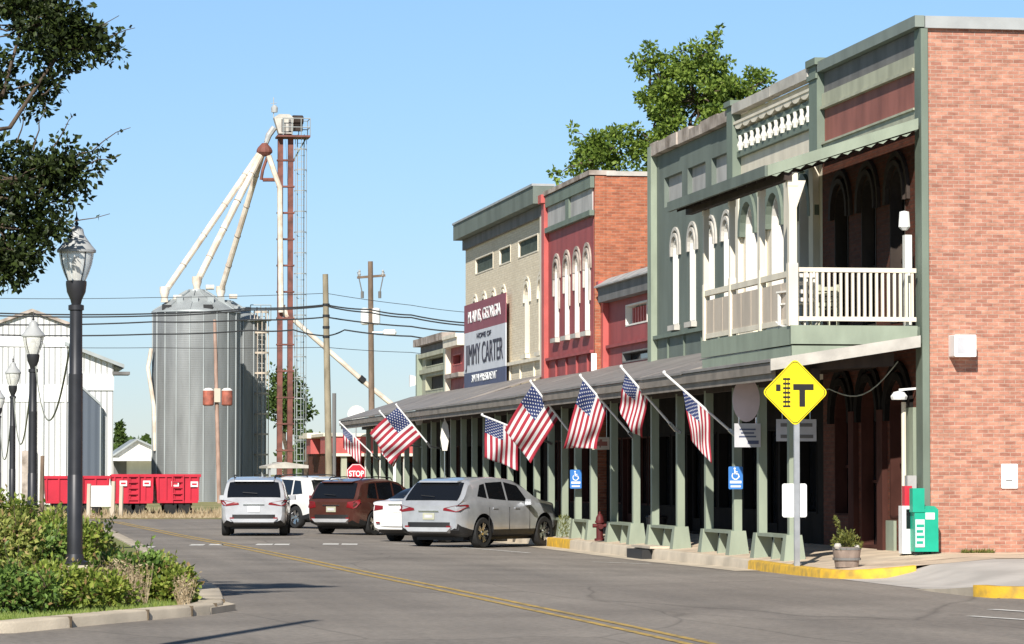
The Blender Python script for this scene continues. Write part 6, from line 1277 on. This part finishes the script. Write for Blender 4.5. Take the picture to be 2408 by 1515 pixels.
    # tail: lamps, plate, bumper
    for s in (1, -1):
        m_ = MB()
        if lamps == 'wide':   pts = [(-.012, .42, .90), (-.012, .80, .86), (.03, .90, .9), (.34, .965, 1.0), (.30, .96, 1.04), (.04, .89, 1.03), (-.006, .80, 1.02), (-.012, .44, .955)]; q_ = [(x, s*y*W/1.9, z_) for x, y, z_ in pts]; n = len(q_)
        elif lamps == 'tall': pts = [(-.012, .56, .84), (-.012, .8, .80), (.05, .895, .84), (.2, .945, .98), (.2, .925, 1.08), (.05, .87, 1.05), (-.008, .78, 1.02), (-.012, .6, 1.0)]; q_ = [(x, s*y*W/1.9, z_) for x, y, z_ in pts]; n = len(q_)
        else:                 pts = [(-.012, .5, .86), (-.012, .8, .82), (.05, .89, .84), (.3, .94, .92), (.28, .93, .98), (.05, .88, .98), (-.008, .78, .97), (-.012, .5, .95)]; q_ = [(x, s*y*W/1.9, z_) for x, y, z_ in pts]; n = len(q_)
        c0 = Vector((sum(p[0] for p in q_)/n+.03, sum(p[1] for p in q_)/n-s*.05, sum(p[2] for p in q_)/n))
        outer = [P(*p) for p in q_]; k0 = m_.add(outer); mid = m_.add([P(p[0]+.0, p[1], p[2]) + (P(*p)-P(*c0))*-.14+Vector((-.02 if p[0] < .02 else -.004, s*(.012 if p[0] > .02 else .0), 0)) for p in q_])
        for i in range(n): m_.face((k0+i, k0+(i+1) % n, mid+(i+1) % n, mid+i))
        m_.face([mid+i for i in range(n)]); B(m_, 'tail_lamp', M['tail'], smooth=True, ang=40)
    suv = S is not SEDAN; pz = (.78 if S is SUV else .76) if suv else .86; m_ = MB(); m_.box(*[v for v in (P(-.02, 0, 0).x, P(-.006, 0, 0).x)], -.17, .17, (pz-.08)*kz, (pz+.08)*kz); pl = B(m_, 'number_plate', M['purewhite'] if plate == 'white' else M['creamgreen']); m_ = MB(); m_.box(P(-.024, 0, 0).x, P(-.0205, 0, 0).x, -.12, .12, (pz-.035)*kz, (pz+.035)*kz); B(m_, 'plate_characters', M['signgrey'], pl)
    m_ = MB(); m_.box(P(-.025, 0, 0).x, P(.02, 0, 0).x, -.3, .3, (pz+.105)*kz, (pz+.135)*kz); B(m_, 'tailgate_trim', M['chrome'])
    m_ = MB(); n = 12; pts = [(-.05+.12*abs(2*i/n-1)**3, (2*i/n-1)*W*.44) for i in range(n+1)]
    for (xa, ya), (xb, yb) in zip(pts, pts[1:]): m_.hexa([P(xa, ya, .43), P(xb, yb, .43), P(xb+.14, yb, .43), P(xa+.14, ya, .43), P(xa, ya, .62), P(xb, yb, .62), P(xb+.14, yb, .62), P(xa+.14, ya, .62)])
    bp = B(m_, 'rear_bumper', mat if not skid or skid == 'body' else M['black'], smooth=True)
    if skid == 'silver': m_ = MB(); m_.hexa([P(-.075, -W*.3, .40), P(-.075, W*.3, .40), P(.08, W*.3, .36), P(.08, -W*.3, .36), P(-.075, -W*.36, .50), P(-.075, W*.36, .50), P(.08, W*.36, .5), P(.08, -W*.36, .5)]); B(m_, 'skid_plate', M['lightsilver'], bp)
    m_ = MB(); [m_.box(P(-.062, 0, 0).x, P(-.045, 0, 0).x, s*.62-.06, s*.62+.06, .5*kz, .54*kz) for s in (-1, 1)]; B(m_, 'reflector', M['tail'], bp)
    sx = rearwin[1]; zt = dims(sx+.05)[2]
    if suv: m_ = MB(); m_.hexa([P(sx-.12, -.56*W/1.9, zt-.03), P(sx-.12, .56*W/1.9, zt-.03), P(sx+.25, .62*W/1.9, zt+.02), P(sx+.25, -.62*W/1.9, zt+.02), P(sx-.1, -.56*W/1.9, zt+.01), P(sx-.1, .56*W/1.9, zt+.01), P(sx+.25, .62*W/1.9, zt+.055), P(sx+.25, -.62*W/1.9, zt+.055)]); B(m_, 'spoiler', mat)
    # flank: mirrors, handles, rails, seams
    mxx = 3.0 if suv else 2.85
    for s in (1, -1):
        yb = ys(mxx, 1.05); m_ = MB(); m_.hexa([P(mxx-.06, s*(yb+.03), 1.0), P(mxx+.05, s*(yb+.03), 1.0), P(mxx+.06, s*(yb+.24), 1.02), P(mxx-.06, s*(yb+.22), 1.02), P(mxx-.06, s*(yb+.05), 1.15), P(mxx+.03, s*(yb+.05), 1.15), P(mxx+.04, s*(yb+.23), 1.15), P(mxx-.06, s*(yb+.21), 1.15)]); m_.bar(P(mxx, s*(yb-.05), 1.0), P(mxx, s*(yb+.1), 1.03), .05, .04); B(m_, 'side_mirror', mat, smooth=True, ang=50)
        for hx in ((1.55, 2.55) if suv else (1.75, 2.7)): m_ = MB(); zz = .93 if suv else .84; w = f(S['w'], hx)*.99; m_.box(P(hx-.1, 0, 0).x, P(hx+.1, 0, 0).x, s*(w-.0)*ky, s*(w+.028)*ky, zz*kz, (zz+.03)*kz); B(m_, 'door_handle', mat)
        if rails and suv: m_ = MB(); m_.tube([P(.75, s*.58*W/1.9, 1.66), P(.85, s*.59*W/1.9, 1.72), P(1.6, s*.6*W/1.9, 1.745), P(2.4, s*.59*W/1.9, 1.71), P(2.5, s*.58*W/1.9, 1.64)], .018, 6); B(m_, 'roof_rail', M['black'], smooth=True)
        m_ = MB()
        for hx in ((1.28, 2.2, 3.15) if suv else (1.5, 2.35, 3.2)):
            for k in range(5): za, zb_ = .42+k*.11, .42+(k+1)*.11; m_.hexa([P(hx-.006, s*(f(S['w'], hx)*.98), za), P(hx+.006, s*(f(S['w'], hx)*.98), za), P(hx+.006, s*(f(S['w'], hx)*1.006), za), P(hx-.006, s*(f(S['w'], hx)*1.006), za), P(hx-.006, s*(f(S['w'], hx)*.98), zb_), P(hx+.006, s*(f(S['w'], hx)*.98), zb_), P(hx+.006, s*(f(S['w'], hx)*1.006), zb_), P(hx-.006, s*(f(S['w'], hx)*1.006), zb_)])
        B(m_, 'door_seam', M['black'])
        for x in ax:
            cy_ = s*(W/2*ky-.115); ctr = P(x, 0, r); ctr.y = cy_; ctr.z = r
            m_ = MB(); m_.lathe([(r*.66, -.11), (r*.93, -.115), (r, -.07), (r, .07), (r*.93, .115), (r*.66, .11)], ctr, 26, axis='y', cap=False); wh = B(m_, 'wheel', M['rubber'], smooth=True, ang=50)
            m_ = MB(); m_.lathe([(r*.64, -.1), (r*.66, -.085), (r*.66, .085), (r*.64, .1), (r*.60, .06*1), (r*.6, -.06)], ctr, 24, axis='y', cap=False); m_.lathe([(.075, s*.03), (.06, s*.075), (0, s*.08)], ctr, 12, axis='y'); sp = 5
            for k in range(sp):
                for dd in (-.11, .11): a = 2*math.pi*k/sp+dd; m_.bar(ctr+Vector((.05*math.cos(a), s*.055, .05*math.sin(a))), ctr+Vector((r*.63*math.cos(a+dd*.6), s*.07, r*.63*math.sin(a+dd*.6))), .055, .03, up=(0, 1, 0))
            B(m_, 'rim', M['alloy'], wh, smooth=True, ang=40); m_ = MB(); m_.lathe([(r*.6, -.03), (r*.6, .03)], ctr, 18, axis='y'); B(m_, 'brake_disc', M['black'], wh)
    m_ = MB(); m_.box(P(.5, 0, 0).x, P(L-.5, 0, 0).x, -W*.36, W*.36, .2, .3); B(m_, 'underbody', M['black'])
    return t
SW = [[(.62, 1.12), (1.18, 1.09), (1.2, 1.56), (.85, 1.54)], [(1.27, 1.085), (2.08, 1.055), (2.08, 1.59), (1.27, 1.565)], [(2.17, 1.055), (2.95, 1.045), (2.62, 1.47), (2.17, 1.57)]]
SWB = [[(.72, 1.16), (1.18, 1.1), (1.2, 1.56), (1.1, 1.54)], [(1.27, 1.085), (2.08, 1.055), (2.08, 1.59), (1.27, 1.565)], [(2.17, 1.055), (2.95, 1.045), (2.62, 1.47), (2.17, 1.57)]]
SWC = [[(.82, 1.23), (1.24, 1.18), (1.26, 1.53), (1.04, 1.50)], [(1.32, 1.175), (2.12, 1.13), (2.12, 1.575), (1.32, 1.55)], [(2.2, 1.125), (3.12, 1.10), (2.78, 1.48), (2.2, 1.57)]]
SD = [[(1.0, 1.1), (1.55, 1.04), (1.6, 1.33), (1.35, 1.3)], [(1.6, 1.03), (2.3, 1.0), (2.3, 1.345), (1.65, 1.335)], [(2.38, 1.0), (3.05, .985), (2.72, 1.23), (2.38, 1.33)]]
car('parked_car', 'silver crossover parked nose in to the kerb, the largest car', 13.2, 85.75, 42, CROSS, M['silverpaint'], (1, 1, 1.05), 'wide', SWC, (.11, .53), False, 'none_', 'silver')
car('moving_car', 'pale silver crossover driving away along the street beside the centre line', 8.63, 99.4, 7, SUV, M['lightsilver'], (1, 1, 1.0), 'wide', SW, (.1, .4), True, 'white', 'silver')
car('parked_car', 'reddish brown crossover parked between the two white cars', 12.45, 102.5, 41, SUV, M['browncar'], (.96, .99, 1), 'tall', SW, (.085, .42), True, 'tan', 'silver')
car('parked_car', 'white saloon mostly hidden behind the largest silver car', 13.2, 92.0, 42, SEDAN, M['whitecar'], (1, 1, 1.05), 'low', SD, (.72, 1.42), False, 'white', 'body')
car('parked_car', 'white crossover turned across the street behind the driving silver car', 11.15, 114.05, -30, SUV, M['whitecar'], (1, 1, 1.02), 'tall', SW, (.085, .42), True, 'white', 'body')

# ------------------------------------------------------------------ light, sky, camera
LD = Vector((.38, 1, -.72)).normalized()
su = bpy.data.lights.new('sun', 'SUN'); su.energy = 4.7; su.angle = R(.53); su.color = (1, .95, .87)
so_ = bpy.data.objects.new('sun', su); COL.objects.link(so_); so_.rotation_euler = LD.to_track_quat('-Z', 'Y').to_euler(); so_.location = (-30, -60, 60)
w = bpy.data.worlds.new('World'); sc.world = w; w.use_nodes = True; nt = w.node_tree
sk = nt.nodes.new('ShaderNodeTexSky'); sk.sky_type = 'NISHITA'; sk.sun_disc = False; sk.sun_elevation = math.asin(-LD.z); sk.sun_rotation = math.atan2(-LD.x, -LD.y); sk.air_density = 1.0; sk.dust_density = 0.; sk.ozone_density = 3.0; sk.altitude = 0
bg = nt.nodes['Background']; tc = nt.nodes.new('ShaderNodeTexCoord'); sx = nt.nodes.new('ShaderNodeSeparateXYZ'); nt.links.new(tc.outputs['Generated'], sx.inputs[0])
cr = nt.nodes.new('ShaderNodeValToRGB'); e = cr.color_ramp.elements; e[0].position = 0; e[0].color = (.52, .60, .82, 1); e[1].position = .22; e[1].color = (.84, .95, 1, 1); k2 = e.new(.42); k2.color = (.62, .62, .62, 1); k3 = e.new(1.); k3.color = (.45, .45, .45, 1); k_ = e.new(.07); k_.color = (.62, .725, .93, 1)
nt.links.new(sx.outputs[2], cr.inputs[0]); mx = nt.nodes.new('ShaderNodeMix'); mx.data_type = 'RGBA'; mx.blend_type = 'MULTIPLY'; mx.inputs[0].default_value = 1
nt.links.new(sk.outputs[0], mx.inputs[6]); nt.links.new(cr.outputs[0], mx.inputs[7]); nt.links.new(mx.outputs[2], bg.inputs[0]); bg.inputs[1].default_value = .09
cam = bpy.data.cameras.new('camera'); co = bpy.data.objects.new('camera', cam); COL.objects.link(co); sc.camera = co
cam.sensor_width = 36; cam.sensor_fit = 'HORIZONTAL'; cam.lens = FPX/2408*36; cam.clip_start = .5; cam.clip_end = 6000
co.matrix_world = Matrix(((_R.x, _U.x, -_F.x, 0), (_R.y, _U.y, -_F.y, 0), (_R.z, _U.z, -_F.z, EYE), (0, 0, 0, 1)))
sc.view_settings.view_transform = 'Standard'; sc.view_settings.look = 'None'; sc.view_settings.gamma = 1; sc.view_settings.exposure = .45
sc.cycles.max_bounces = 6; sc.cycles.use_denoising = True
